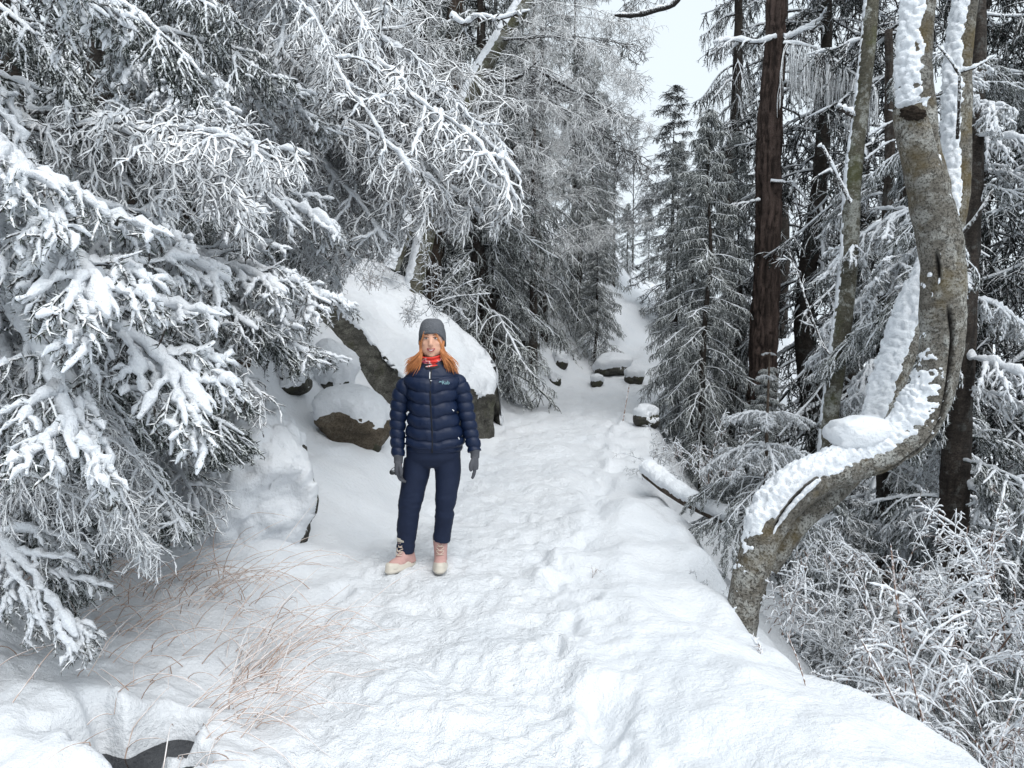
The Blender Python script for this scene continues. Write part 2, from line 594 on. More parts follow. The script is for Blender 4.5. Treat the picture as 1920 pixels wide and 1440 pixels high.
def build_ground():
    ny, nx = 560, 430
    y = np.concatenate([np.linspace(-5, 1.4, 24)[:-1], 1.4 * (170 / 1.4) ** np.linspace(0, 1, ny)])
    a = np.linspace(-1, 1, nx)
    a = a * (0.62 + 0.38 * np.abs(a) ** 3)
    X = a[None] * (np.maximum(y, 2.2) * 1.35)[:, None]
    Y = np.repeat(y[:, None], nx, 1)
    Z = H(X, Y)
    V = np.stack([X, Y, Z], -1).reshape(-1, 3)
    n = len(y)
    idx = np.arange(n * nx).reshape(n, nx)
    Q = np.stack([idx[:-1, :-1], idx[:-1, 1:], idx[1:, 1:], idx[1:, :-1]], -1).reshape(-1, 4)
    c = V[Q].mean(1)
    s = np.abs(c[:, 0] - xc_of(c[:, 1])) - w_of(c[:, 1]) - 0.1 * vnoise2(c[:, 0], c[:, 1], 2.0, 3)
    on = (s < 0.05) & (c[:, 1] < 24)
    for name, sel, mt in (('ground', ~on, M_SNOW), ('path', on, M_SNOWP)):
        q = Q[sel]
        used, inv = np.unique(q, return_inverse=True)
        g = Geo()
        g.add(V[used], inv.reshape(-1, 4))
        o = obj(name, g.mesh(name, [mt]))
        o['kind'] = 'structure'
build_ground()

def build_water():
    m, t, b = new_mat('ditch_water')
    b.inputs['Base Color'].default_value = (0.010, 0.011, 0.014, 1)
    b.inputs['Roughness'].default_value = 0.03
    b.inputs['Specular IOR Level'].default_value = 0.45
    bump(t, b, noise_n(t, 14.0, 2), 0.25, 0.01)
    hx, hy = HOLE
    g = Geo()
    th = np.linspace(0, 2 * np.pi, 40, endpoint=False)
    z0 = ground_at(hx, hy) + 0.235
    V = np.stack([hx + 0.30 * np.cos(th), hy + 0.24 * np.sin(th), np.full(40, z0)], -1)
    V = np.concatenate([V, [[hx, hy, z0]]])
    F = np.array([[i, (i + 1) % 40, 40] for i in range(40)])
    g.add(V, F)
    o = obj('water', g.mesh('water', [m]))
    o['kind'] = 'structure'
build_water()

# ------------------------------------------------------------------ swept trunks
def catmull(pts, n):
    pts = np.asarray(pts, float)
    m = len(pts)
    pp = np.vstack([2 * pts[0] - pts[1], pts, 2 * pts[-1] - pts[-2]])
    t = np.linspace(0, m - 1 - 1e-9, n)
    i = t.astype(int)
    f = (t - i)[:, None]
    p0, p1, p2, p3 = pp[i], pp[i + 1], pp[i + 2], pp[i + 3]
    return 0.5 * (2 * p1 + (p2 - p0) * f + (2 * p0 - 5 * p1 + 4 * p2 - p3) * f ** 2 + (3 * p1 - p0 - 3 * p2 + p3) * f ** 3)

def sweep(pts, rad_, n, k):
    """Parallel-transported tube grid: returns V (n,k,3), N (n,k,3), tuv (n,k,3), centres."""
    pr = catmull(np.column_stack([np.asarray(pts, float), np.asarray(rad_, float)]), n)
    C, R_ = pr[:, :3], np.maximum(pr[:, 3], 0.002)
    T = unit(np.gradient(C, axis=0))
    S = np.empty_like(T)
    s = np.cross(T[0], [0, -1.0, 0.05])
    s = s / np.linalg.norm(s)
    for i in range(n):
        s = s - T[i] * np.dot(s, T[i])
        s = s / np.linalg.norm(s)
        S[i] = s
    U = np.cross(T, S)
    th = np.arange(k) * 2 * np.pi / k
    N = S[:, None] * np.cos(th)[None, :, None] + U[:, None] * np.sin(th)[None, :, None]
    V = C[:, None] + N * R_[:, None, None]
    al = np.concatenate([[0], np.cumsum(np.linalg.norm(np.diff(C, axis=0), axis=1))])
    tuv = np.stack([np.cos(th)[None] * R_[:, None], np.sin(th)[None] * R_[:, None], np.repeat(al[:, None], k, 1)], -1)
    return V, N, tuv, C, R_

def grid_faces(n, k):
    idx = np.arange(n * k).reshape(n, k)
    return np.stack([idx[:-1], np.roll(idx, -1, 1)[:-1], np.roll(idx, -1, 1)[1:], idx[1:]], -1).reshape(-1, 4)

def grid_normals(V):
    n, k, _ = V.shape
    dk = np.roll(V, -1, 1) - np.roll(V, 1, 1)
    dn = np.gradient(V, axis=0)
    return unit(np.cross(dk, dn))

def cap_fan(g, V, mat, frost=0.0, uv=None):
    """close the last ring of a grid that was just added"""
    n, k, _ = V.shape
    base = g.n - n * k + (n - 1) * k
    c = V[-1].mean(0)
    i0 = g.n
    g.add(c[None], np.zeros((0, 3), int), mat, frost)
    r = base + np.arange(k)
    g.F.append((np.stack([r, np.roll(r, -1), np.full(k, i0)], -1), mat))

def trunk_mesh(name, pts, rad_, mat, n=120, k=24, rough=0.06, fis=0.0, seed=1, snow_dir=None, snow=0.0, thr=0.35, pel=30.0, crack=None, pdep=0.012, cut=0.0, snow_from=0.0):
    """Bark mesh and, if wanted, the snow lying on it (second mesh)."""
    V, N, tuv, C, R_ = sweep(pts, rad_, n, k)
    fr = np.zeros((n, k))
    q = tuv.copy()
    q[..., 2] *= 0.35
    d = rough * R_[:, None] * (fbm(V, 5.0, 3, seed) * 1.0 + 0.5 * fbm(V, 17, 2, seed + 5))
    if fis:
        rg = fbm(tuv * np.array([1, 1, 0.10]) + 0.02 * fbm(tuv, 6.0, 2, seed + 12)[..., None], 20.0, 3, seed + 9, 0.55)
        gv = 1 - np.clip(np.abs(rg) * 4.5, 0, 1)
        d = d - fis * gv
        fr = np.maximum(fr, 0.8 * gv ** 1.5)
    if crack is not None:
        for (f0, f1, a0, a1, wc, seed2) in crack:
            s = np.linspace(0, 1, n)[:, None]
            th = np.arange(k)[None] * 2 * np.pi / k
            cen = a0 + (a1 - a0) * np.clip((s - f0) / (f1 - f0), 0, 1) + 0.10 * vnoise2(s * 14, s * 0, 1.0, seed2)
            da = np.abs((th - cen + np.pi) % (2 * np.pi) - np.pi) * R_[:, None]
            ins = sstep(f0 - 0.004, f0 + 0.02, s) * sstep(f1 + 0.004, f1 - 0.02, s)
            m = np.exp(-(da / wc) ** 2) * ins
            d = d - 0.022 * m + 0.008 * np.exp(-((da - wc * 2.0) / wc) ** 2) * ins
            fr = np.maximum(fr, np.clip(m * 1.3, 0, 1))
    if cut:
        sc_ = sstep(1 - cut, 1 - cut * 0.4, np.linspace(0, 1, n))[:, None]
        fr = np.maximum(fr, sc_ * (0.55 + 0.45 * vnoise(V, 40, seed + 3)))
        d = d + sc_ * 0.02 * fbm(V, 22, 3, seed + 4)
    V2 = V + N * d[..., None]
    g = Geo()
    g.add(V2, grid_faces(n, k), 0, fr, tuv)
    cap_fan(g, V2, 0)
    me = g.mesh(name, [mat])
    sm = None
    if snow:
        NN = grid_normals(V2)
        if (NN * N).sum() < 0:
            NN = -NN
        sd = np.asarray(snow_dir if snow_dir is not None else (0, 0, 1.0))
        sd = sd / np.linalg.norm(sd)
        f = (NN * sd).sum(-1)
        pelt = np.sqrt(np.clip(1 - (worley(V2, pel, seed + 3) / 0.72) ** 2, 0, 1))
        msk = f - thr + 0.22 * fbm(V2, 4.0, 3, seed + 40) + 0.06 * fbm(V2, 18.0, 3, seed + 41) + 0.12 * (pelt - 0.55)
        msk = msk - 2.0 * (np.linspace(0, 1, n) < snow_from)[:, None]
        th_ = snow * sstep(0.0, 0.55, msk) * (0.75 + 0.5 * fbm(V2, 2.5, 2, seed + 50)) * (0.75 + 0.25 * pelt) + 0.006 * fbm(V2, 25.0, 3, seed + 42) + pdep * pelt * sstep(-0.02, 0.15, msk)
        th_ = np.where(msk > 0, th_, -0.012)
        off = unit(N * 0.65 + sd * 0.35)
        SV = V2 + off * th_[..., None]
        # drop the faces that lie wholly inside the bark
        F = grid_faces(n, k)
        keep = (msk.reshape(-1)[F] > -0.02).any(1)
        gs = Geo()
        if keep.any():
            F = F[keep]
            used, inv = np.unique(F, return_inverse=True)
            gs.add(SV.reshape(-1, 3)[used], inv.reshape(-1, 4), 0, 1.0)
            sm = gs.mesh('snow_cover', [M_SNOWT])
    return me, sm

# ------------------------------------------------------------------ bough generators (grow along +X, up +Z)
def axis_line(L, n, pitch0, droop, rng, wig=0.04, side=0.0):
    p = np.zeros(3)
    out = [p.copy()]
    a, b = pitch0, 0.0
    for i in range(1, n):
        a -= droop / (n - 1)
        b += side / (n - 1) + wig * rng.normal()
        d = np.array([math.cos(a) * math.cos(b), math.cos(a) * math.sin(b), math.sin(a) + wig * rng.normal()])
        p = p + d * L / (n - 1)
        out.append(p.copy())
    return np.array(out)[None]

def bough_snow(seed, L=1.5, pitch=0.05, droop=0.9, heavy=1.0, nb=18, hang=1.4, mu=0.45):
    """Spruce bough under a load of snow: twigs, frosted needles, lumpy snow along the top."""
    rng = np.random.default_rng(seed)
    g = Geo()
    A = axis_line(L, 12, pitch, droop, rng, 0.05, rng.normal() * 0.3)
    V, Q = tubes(A, radii(1, 12, 0.016, 0.006, rng, 0.1), 6)
    g.add(V, Q, 0)
    B, tb, lb = sprout(A, nb, 0.10, 0.98, lambda t: 0.46 * L * (1.05 - t) ** 0.8 * np.clip(t * 3, 0.4, 1) + 0.06, 0.80, rng, True, hang * 0.55, 0.13, 8)
    V, Q = tubes(B, radii(len(B), 8, 0.008, 0.004, rng), 4)
    g.add(V, Q, 0)
    C, tc, lc = sprout(B, 8, 0.12, 0.98, lambda t: 0.17 * (1.1 - 0.6 * t), 0.80, rng, True, hang * 1.2, 0.18, 5)
    V, Q = tubes(C, radii(len(C), 5, 0.006, 0.0035, rng, 0.2), 3)
    g.add(V, Q, 0)
    D, td, ld = sprout(C, 3, 0.2, 0.95, lambda t: 0.075 + 0 * t, 0.8, rng, False, hang * 0.8, 0.2, 4)
    V, Q = tubes(D, radii(len(D), 4, 0.0055, 0.0035, rng, 0.2), 3)
    g.add(V, Q, 0)
    needles(g, A, 90, 0.030, 0.006, rng, 1, mu)
    needles(g, B, 50, 0.028, 0.006, rng, 1, mu)
    needles(g, C, 26, 0.026, 0.0055, rng, 1, mu)
    needles(g, D, 14, 0.024, 0.0055, rng, 1, mu)
    snow_on(g, A, 0.034 * heavy, 0.034 * heavy, rng, 2, 8, 0.35, 0.15, 1.0, 3)
    snow_on(g, B, 0.023 * heavy, 0.021 * heavy, rng, 2, 6, 0.45, 0.1, 0.95, 2)
    snow_on(g, C, 0.0165 * heavy, 0.014 * heavy, rng, 2, 5, 0.50, 0.0, 0.62, 2)
    snow_on(g, D, 0.0135 * heavy, 0.011 * heavy, rng, 2, 5, 0.50, -0.2, 0.40)
    return g, A[0, -1]

def bough_rime(seed, L=2.0, pitch=0.1, droop=0.9, nb=16, nsub=7, hang=1.6, thick=1.0, snow=0.5, lsub=0.22, third=3):
    """Bare branch furred with rime, side twigs hanging."""
    rng = np.random.default_rng(seed)
    g = Geo()
    A = axis_line(L, 14, pitch, droop, rng, 0.13, rng.normal() * 0.3)
    V, Q = tubes(A, radii(1, 14, 0.020 * thick, 0.007 * thick, rng, 0.12), 6)
    g.add(V, Q, 0)
    B, tb, lb = sprout(A, nb, 0.08, 0.97, lambda t: 0.34 * L * (1.05 - t) ** 0.7 + 0.08, 0.95, rng, True, hang, 0.20, 8)
    V, Q = tubes(B, radii(len(B), 8, 0.009 * thick, 0.0055 * thick, rng, 0.22), 5)
    g.add(V, Q, 0)
    C, tc, lc = sprout(B, nsub, 0.12, 0.98, lambda t: lsub * (1.1 - 0.5 * t), 0.9, rng, False, hang * 1.2, 0.22, 6)
    V, Q = tubes(C, radii(len(C), 6, 0.0068 * thick, 0.0045 * thick, rng, 0.25), 4)
    g.add(V, Q, 0)
    if third:
        D, _, _ = sprout(C, third, 0.2, 0.95, lambda t: lsub * 0.42 * np.ones_like(t), 0.9, rng, False, 0.5, 0.2, 4)
        V, Q = tubes(D, radii(len(D), 4, 0.0055 * thick, 0.004 * thick, rng, 0.25), 3)
        g.add(V, Q, 0)
    if snow:
        snow_on(g, A, 0.024 * thick * snow * 1.15, 0.024 * snow * 1.15, rng, 1, 6, 0.45, 0.2, 1.0, 3)
        snow_on(g, B, 0.015 * thick * snow * 1.4, 0.014 * snow * 1.4, rng, 1, 5, 0.45, 0.2, 0.85, 2)
        snow_on(g, C, 0.010 * thick * snow * 1.4, 0.009 * snow * 1.4, rng, 1, 4, 0.4, 0.3, 0.6)
    return g, A[0, -1]

HEAVY, FROST, RIME, BARE = [], [], [], []
for i in range(7):
    g, tip = bough_snow(100 + i, 1.5, 0.12 - 0.12 * (i % 3), 0.5 + 0.2 * (i % 4), 0.85 + 0.12 * (i % 3), 16, 1.2 + 0.3 * (i % 3))
    HEAVY.append((g.mesh('bough', [M_RIME, M_NEEDW, M_SNOWT]), tip))
for i in range(6):
    g, tip = bough_snow(200 + i, 1.6, 0.0 - 0.1 * (i % 3), 0.7 + 0.2 * (i % 3), 0.52, 18, 2.0 + 0.4 * (i % 3), 0.34)
    FROST.append((g.mesh('bough', [M_RIMEG, M_NEED, M_SNOWT]), tip))
for i in range(6):
    g, tip = bough_rime(300 + i, 2.0, 0.15 - 0.1 * (i % 3), 0.5 + 0.25 * (i % 3), 18, 8, 1.2 + 0.5 * (i % 3), 1.12, 0.72)
    RIME.append((g.mesh('branch', [M_RIMEW, M_SNOWT]), tip))
for i in range(4):
    g, tip = bough_rime(400 + i, 2.4, 0.2 - 0.15 * (i % 3), 0.5 + 0.2 * (i % 3), 16, 7, 0.7, 0.85, 0.0, 0.30, 4)
    BARE.append((g.mesh('branch', [M_RIMED, M_SNOWT]), tip))
FINE = []
for i in range(4):
    g, tip = bough_rime(500 + i, 2.4, 0.2 - 0.15 * (i % 3), 0.4 + 0.25 * (i % 3), 16, 8, 1.0, 0.62, 0.0, 0.34, 4)
    FINE.append((g.mesh('branch', [M_RIMEW, M_SNOWT]), tip))

RNG = np.random.default_rng(7)
def place(kind, i, A, B, parent, name='bough', sc=None, roll=None):
    """Copy of a bough from A (where it leaves the trunk) to B (its tip)."""
    me, tip = kind[i % len(kind)]
    A, B = np.asarray(A, float), np.asarray(B, float)
    d = B - A
    l, lt = np.linalg.norm(d), np.linalg.norm(tip)
    s = l / lt
    azt, pt = math.atan2(tip[1], tip[0]), math.asin(tip[2] / lt)
    az, p = math.atan2(d[1], d[0]), math.asin(np.clip(d[2] / l, -1, 1))
    Mx = (Matrix.Rotation(az, 4, 'Z') @ Matrix.Rotation(-(p - pt), 4, 'Y') @ Matrix.Rotation(roll if roll is not None else 0.25 * RNG.normal(), 4, 'X')
          @ Matrix.Rotation(-azt, 4, 'Z'))
    ss = s if sc is None else s * sc
    o = obj(name, me, parent)
    loc = Vector(A) - (parent.location if parent else Vector((0, 0, 0)))
    o.matrix_local = Matrix.Translation(loc) @ Mx @ Matrix.Diagonal((s, ss, ss, 1))
    return o

# ------------------------------------------------------------------ whole crowns for trees further off
def spruce_crown(seed, Ht, Rb, z0, nb, nbr, nh, mode='frost', fine=1.0, pend=2.2):
    rng = np.random.default_rng(seed)
    g = Geo()
    z = z0 + (Ht - z0) * (np.arange(nb) + rng.random(nb) * 0.8) / nb
    rel = (z - z0) / (Ht - z0)
    L = Rb * (1 - rel) ** 0.85 * (0.65 + 0.5 * rng.random(nb)) + 0.12
    az = np.arange(nb) * 2.399 + rng.normal(0, 0.35, nb)
    A = np.empty((nb, 8, 3))
    pit = 0.45 * rel - 0.15 + 0.12 * rng.normal(size=nb)
    p = np.stack([np.zeros(nb), np.zeros(nb), z], -1)
    A[:, 0] = p
    for s in range(1, 8):
        pit = pit - (0.20 - 0.02 * s * (1 if s > 4 else 0)) * (1.05 - 0.7 * rel) + (0.16 if s > 5 else 0)
        a2 = az + 0.12 * rng.normal(size=nb)
        p = p + np.stack([np.cos(pit) * np.cos(a2), np.cos(pit) * np.sin(a2), np.sin(pit)], -1) * (L / 7)[:, None]
        A[:, s] = p
    V, Q = tubes(A, radii(nb, 8, 0.010 + 0.008 * L, 0.006, rng, 0.1), 4)
    g.add(V, Q, 0)
    B, tb, lb = sprout(A, nbr, 0.12, 0.98, lambda t: 1.0 * (1.1 - t), 0.85, rng, True, 1.0, 0.10, 5)
    # scale the side shoots with the bough length
    Lr = np.repeat(L, nbr)[:, None, None] * 0.42
    B = B[:, :1] + (B - B[:, :1]) * np.clip(Lr, 0.12, 0.8)
    V, Q = tubes(B, radii(len(B), 5, 0.008 * fine, 0.005 * fine, rng, 0.2), 3)
    g.add(V, Q, 0)
    Hn, _, _ = sprout(B, nh, 0.1, 0.98, lambda t: 0.30 * np.ones_like(t), 1.0, rng, False, pend, 0.16, 4)
    V, Q = tubes(Hn, radii(len(Hn), 4, 0.0085 * fine, 0.005 * fine, rng, 0.25), 3)
    g.add(V, Q, 0)
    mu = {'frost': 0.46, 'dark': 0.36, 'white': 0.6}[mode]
    needles(g, B, 16, 0.05 * fine, 0.012 * fine, rng, 1, mu)
    needles(g, Hn, 10, 0.045 * fine, 0.011 * fine, rng, 1, mu)
    sw = {'frost': 0.018, 'dark': 0.020, 'white': 0.032}[mode] * fine
    snow_on(g, A, sw * 1.3, sw, rng, 2, 4, 0.4, 0.3)
    snow_on(g, B, sw, sw * 0.7, rng, 2, 4, 0.45, 0.4, 0.6)
    return g

CROWN = {}
CROWN['frost_a'] = spruce_crown(11, 11.0, 2.3, 0.4, 100, 12, 5, 'frost').mesh('crown', [M_RIMEG, M_NEED, M_SNOWT])
CROWN['frost_b'] = spruce_crown(12, 10.0, 1.9, 0.2, 100, 12, 5, 'frost', 1.0, 3.0).mesh('crown', [M_RIMEG, M_NEED, M_SNOWT])
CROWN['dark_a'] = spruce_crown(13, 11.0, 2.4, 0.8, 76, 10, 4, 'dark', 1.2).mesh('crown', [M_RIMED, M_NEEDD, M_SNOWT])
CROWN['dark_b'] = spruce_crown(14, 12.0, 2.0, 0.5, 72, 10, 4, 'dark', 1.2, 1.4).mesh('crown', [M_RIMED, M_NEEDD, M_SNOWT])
M_BARKD = m_bark('dark_bark', (0.030, 0.025, 0.022), (0.085, 0.070, 0.060), (0.22, 0.23, 0.22), 0.35)
TRK = {}
def plain_trunk(Ht, r, seed):
    rng = np.random.default_rng(seed)
    zz = np.linspace(-1.0, Ht, 7)
    pts = np.stack([0.05 * rng.normal(size=7), 0.05 * rng.normal(size=7), zz], -1)
    pts[0, :2] = 0
    return trunk_mesh('trunk', pts, r * (1.12 - np.linspace(0, 1.08, 7)), M_BARKD, 70, 14, 0.1, 0.012, seed)[0]
TRK['a'] = plain_trunk(10.9, 0.17, 3)
TRK['b'] = plain_trunk(9.9, 0.13, 4)

def spruce(u, y, crown, trk, label, sc=1.0, rot=0.0, dz=0.0, group=None, tilt=0.0, wide=1.0, x=None):
    x = (u - 960) / FPX * y if x is None else x
    z = ground_at(x, y) + dz
    t = thing('spruce_tree', label, 'tree', (x, y, z), group)
    c = obj('crown', CROWN[crown], t, rot=(tilt, 0, rot), scale=(sc * wide, sc * wide, sc))
    k = obj('trunk', TRK[trk], t, rot=(tilt, 0, rot + 1), scale=sc)
    return t

# ------------------------------------------------------------------ middle and far trees
# centre, left of the gap
spruce(1015, 18.0, 'frost_a', 'a', 'frosted grey-green spruce with drooping twigs left of the sky gap', 0.85, 0.3)
spruce(900, 13.0, 'frost_b', 'a', 'frosted spruce directly behind the big snow-capped boulder slab', 0.95, 1.7, wide=1.2)
spruce(925, 13.2, 'frost_b', 'b', 'smaller frosted spruce leaning over the right end of the boulder slab', 0.55, 3.7, wide=1.25)
spruce(960, 16.5, 'frost_a', 'a', 'frosted spruce just right of the smaller one leaning over the slab', 0.70, 2.1, wide=0.8)
spruce(1135, 24.0, 'frost_a', 'b', 'low frosted spruce at the foot of the sky gap', 0.42, 1.1)
spruce(740, 16.0, 'frost_a', 'a', 'frosted spruce up the bank between brown trunk and larch', 1.3, 0.9)
spruce(1085, 19.5, 'frost_b', 'b', 'rimed spruce at the path bend, its slope edging the sky gap', 0.72, 4.0)
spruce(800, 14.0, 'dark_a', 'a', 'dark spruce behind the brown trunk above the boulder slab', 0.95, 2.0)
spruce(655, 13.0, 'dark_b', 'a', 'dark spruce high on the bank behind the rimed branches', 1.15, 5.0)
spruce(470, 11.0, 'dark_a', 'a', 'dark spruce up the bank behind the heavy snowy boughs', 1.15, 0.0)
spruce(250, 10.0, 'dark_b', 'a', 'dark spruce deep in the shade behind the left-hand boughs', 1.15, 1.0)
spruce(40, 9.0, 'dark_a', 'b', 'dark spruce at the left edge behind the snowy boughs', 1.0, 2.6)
# right of the gap
spruce(1257, 23.0, 'dark_b', 'a', 'distant dark spruce with a narrow pointed top right of the sky gap', 0.62, 0.5, -0.4, wide=1.75)
spruce(1322, 11.5, 'frost_b', 'b', 'tall rimed spruce with a thin dark trunk beside the reddish pine', 0.58, 2.2, 0.0, wide=1.15)
spruce(1300, 12.6, 'frost_b', 'b', 'rimed spruce growing close against the left of the tall rimed one', 0.50, 0.7, 0.0, wide=1.2)
spruce(1112, 20.5, 'frost_a', 'b', 'rimed spruce furthest right on the bank left of the sky gap', 0.62, 5.2, wide=0.9)
spruce(1380, 13.5, 'frost_a', 'b', 'rimed spruce half hidden behind the tall rimed one and the pine', 0.62, 2.2, 0.0, wide=0.8)
spruce(1268, 14.0, 'frost_a', 'b', 'rimed spruce right of the path bend, behind the tall rimed one', 0.50, 0.9, 0.2, wide=0.9)
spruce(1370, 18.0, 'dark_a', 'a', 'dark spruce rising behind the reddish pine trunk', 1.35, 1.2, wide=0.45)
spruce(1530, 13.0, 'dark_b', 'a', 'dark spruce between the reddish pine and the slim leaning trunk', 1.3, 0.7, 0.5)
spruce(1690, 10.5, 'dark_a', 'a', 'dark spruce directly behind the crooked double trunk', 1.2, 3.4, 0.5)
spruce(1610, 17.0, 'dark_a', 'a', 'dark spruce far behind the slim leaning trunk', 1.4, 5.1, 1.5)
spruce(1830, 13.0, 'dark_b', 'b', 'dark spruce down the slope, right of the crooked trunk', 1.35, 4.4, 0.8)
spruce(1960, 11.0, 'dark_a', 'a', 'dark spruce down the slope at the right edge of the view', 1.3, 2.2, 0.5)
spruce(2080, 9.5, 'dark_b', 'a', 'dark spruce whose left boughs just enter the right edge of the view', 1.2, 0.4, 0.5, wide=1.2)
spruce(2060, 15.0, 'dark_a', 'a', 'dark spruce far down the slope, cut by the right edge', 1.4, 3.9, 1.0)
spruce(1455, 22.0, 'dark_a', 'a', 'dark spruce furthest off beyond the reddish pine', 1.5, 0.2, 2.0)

spruce(1175, 27.0, 'frost_b', 'b', 'small pale spruce closing the foot of the sky gap', 0.24, 2.0, wide=1.3)
spruce(1215, 30.0, 'frost_a', 'b', 'distant pale spruce low behind the pointed dark one', 0.26, 1.0, wide=1.3)
spruce(1120, 31.0, 'frost_b', 'b', 'distant pale spruce low at the left of the sky gap', 0.34, 3.0, wide=1.3)
spruce(1440, 10.8, 'frost_b', 'b', 'low rimed spruce hiding the foot of the reddish pine', 0.27, 0.6, 0.3, wide=1.6)

spruce(1118, 18.3, 'frost_b', 'b', 'short frosted spruce on the crest above the path bend', 0.36, 4.1, wide=1.3)

# pale rimed birch far in the gap
def bare_tree(name, label, base, Ht, n, seed, kind=None, lean=(0, 0), mat=None, r=0.08, lmin=0.8, lmax=2.2, z0=0.25, up=0.5):
    rng = np.random.default_rng(seed)
    kind = kind or BARE
    t = thing(name, label, 'tree', tuple(base))
    pts = [(lean[0] * s * s * Ht, lean[1] * s * s * Ht, -0.6 + (Ht + 0.6) * s) for s in np.linspace(0, 1, 6)]
    me, _ = trunk_mesh('trunk', pts, [r * (1.1 - s) for s in np.linspace(0, 1, 6)], mat or M_BARKD, 50, 12, 0.08, 0.0, seed)
    obj('trunk', me, t)
    for i in range(n):
        s = z0 + (1 - z0) * (i + rng.random()) / n
        p = np.array([lean[0] * s * s * Ht, lean[1] * s * s * Ht, Ht * s]) + np.array(base)
        a = rng.random() * 6.283
        L = lmin + (lmax - lmin) * (1 - s)
        q = p + np.array([math.cos(a), math.sin(a), up * (0.4 + rng.random())]) * L
        place(kind, rng.integers(0, 9), p, q, t, 'branch', 0.8)
    return t
b = (at(1150, 640, 24)[0], 24, ground_at(at(1150, 640, 24)[0], 24))
bare_tree('birch_tree', 'pale rimed birch standing far off in the sky gap', b, 5.0, 22, 21, up=0.9, r=0.05)
b = (at(1185, 640, 30)[0], 30, ground_at(at(1185, 640, 30)[0], 30))
bare_tree('birch_tree', 'pale thin birch, the furthest tree in the sky gap', b, 4.5, 18, 22, up=0.9, r=0.04)

for (u_, y_, h_, sd_, lab_) in [(1000, 15.5, 8.5, 23, 'bare tree laced with rime right above the frosted spruces'), (930, 14.5, 9.0, 24, 'bare rime-laced tree behind the leaning mossy trunk'),
                                (1075, 20.0, 9.5, 25, 'pale bare tree with rimed crown beside the sky gap'), (700, 13.0, 8.5, 26, 'bare rime-laced tree up the bank left of the brown trunk')]:
    x_ = (u_ - 960) / FPX * y_
    bare_tree('bare_tree', lab_, (x_, y_, ground_at(x_, y_)), h_, 26, sd_, FINE, up=0.35, r=0.09, lmin=1.0, lmax=2.4, z0=0.2)

# ------------------------------------------------------------------ trunks around the bank
M_BARKP = m_bark('pine_bark', (0.042, 0.031, 0.027), (0.140, 0.100, 0.086), (0.22, 0.17, 0.15), 0.25, None, 12.0, 0.8, 0.12)
M_BARKB = m_bark('brown_bark', (0.060, 0.045, 0.035), (0.13, 0.10, 0.08), (0.24, 0.24, 0.22), 0.3)
M_BARKG = m_bark('mossy_grey_bark', (0.070, 0.066, 0.050), (0.15, 0.14, 0.11), (0.40, 0.41, 0.38), 0.7, (0.07, 0.075, 0.03))

def px_path(lst, y):
    """(u, v, width px[, dy]) -> world points and radii at real depth y."""
    P, Rr = [], []
    for e in lst:
        yy = y + (e[3] if len(e) > 3 else 0)
        P.append(at(e[0], e[1], yy))
        Rr.append(e[2] * 0.5 / FPX * yy)
    return np.array(P), np.array(Rr)

def px_tree(name, label, lst, y, mat, n=160, k=32, **kw):
    P, Rr = px_path(lst, y)
    base = P[0].copy()
    t = thing(name, label, 'tree', tuple(base))
    me, sm = trunk_mesh('trunk', P - base, Rr, mat, n, k, **kw)
    obj('trunk', me, t)
    if sm:
        obj('snow_cover', sm, t)
    return t

pine = px_tree('pine_tree', 'tall straight pine with bare reddish-brown fissured bark', [(1428, 760, 55), (1432, 640, 52), (1440, 420, 47), (1442, 270, 47), (1452, 100, 38), (1458, -60, 35), (1466, -400, 31)], 12.0, M_BARKP, 300, 76, rough=0.10, fis=0.045, seed=31)
brown = px_tree('pine_tree', 'brown trunk rising behind the boulder slab among rimed twigs', [(806, 560, 38), (815, 470, 36), (835, 300, 34), (850, 120, 33), (858, -60, 30), (866, -300, 25)], 13.0, M_BARKB, 160, 32, rough=0.08, fis=0.02, seed=33)
diag = px_tree('leaning_tree', 'mossy leaning broadleaf trunk running diagonally up above the boulder', [(772, 565, 34), (785, 500, 34), (815, 380, 32), (850, 255, 34), (890, 160, 32), (935, 80, 30), (985, 0, 30), (1040, -120, 27)], 11.6, M_BARKG, 170, 32, rough=0.08, seed=35, snow=0.03, snow_dir=(-0.7, -0.25, 0.65), thr=0.45)
stub = px_tree('leaning_tree', 'snow-plastered leaning stem left of the mossy diagonal trunk', [(735, 505, 26), (748, 470, 26), (765, 420, 22), (785, 340, 18), (800, 250, 14)], 11.2, M_BARKG, 90, 24, rough=0.08, seed=36, snow=0.04, snow_dir=(-0.5, -0.5, 0.7), thr=0.05)
slim = px_tree('slim_tree', 'slim grey mottled trunk leaning slightly between pine and crooked tree', [(1548, 900, 32), (1556, 780, 32), (1578, 620, 33), (1592, 480, 33), (1600, 330, 30), (1615, 200, 27), (1630, 60, 26), (1638, -60, 24), (1650, -300, 22)], 7.4, M_BARKG, 220, 40, rough=0.07, seed=37, snow=0.008, snow_dir=(-0.9, 0.1, 0.4), thr=0.86)

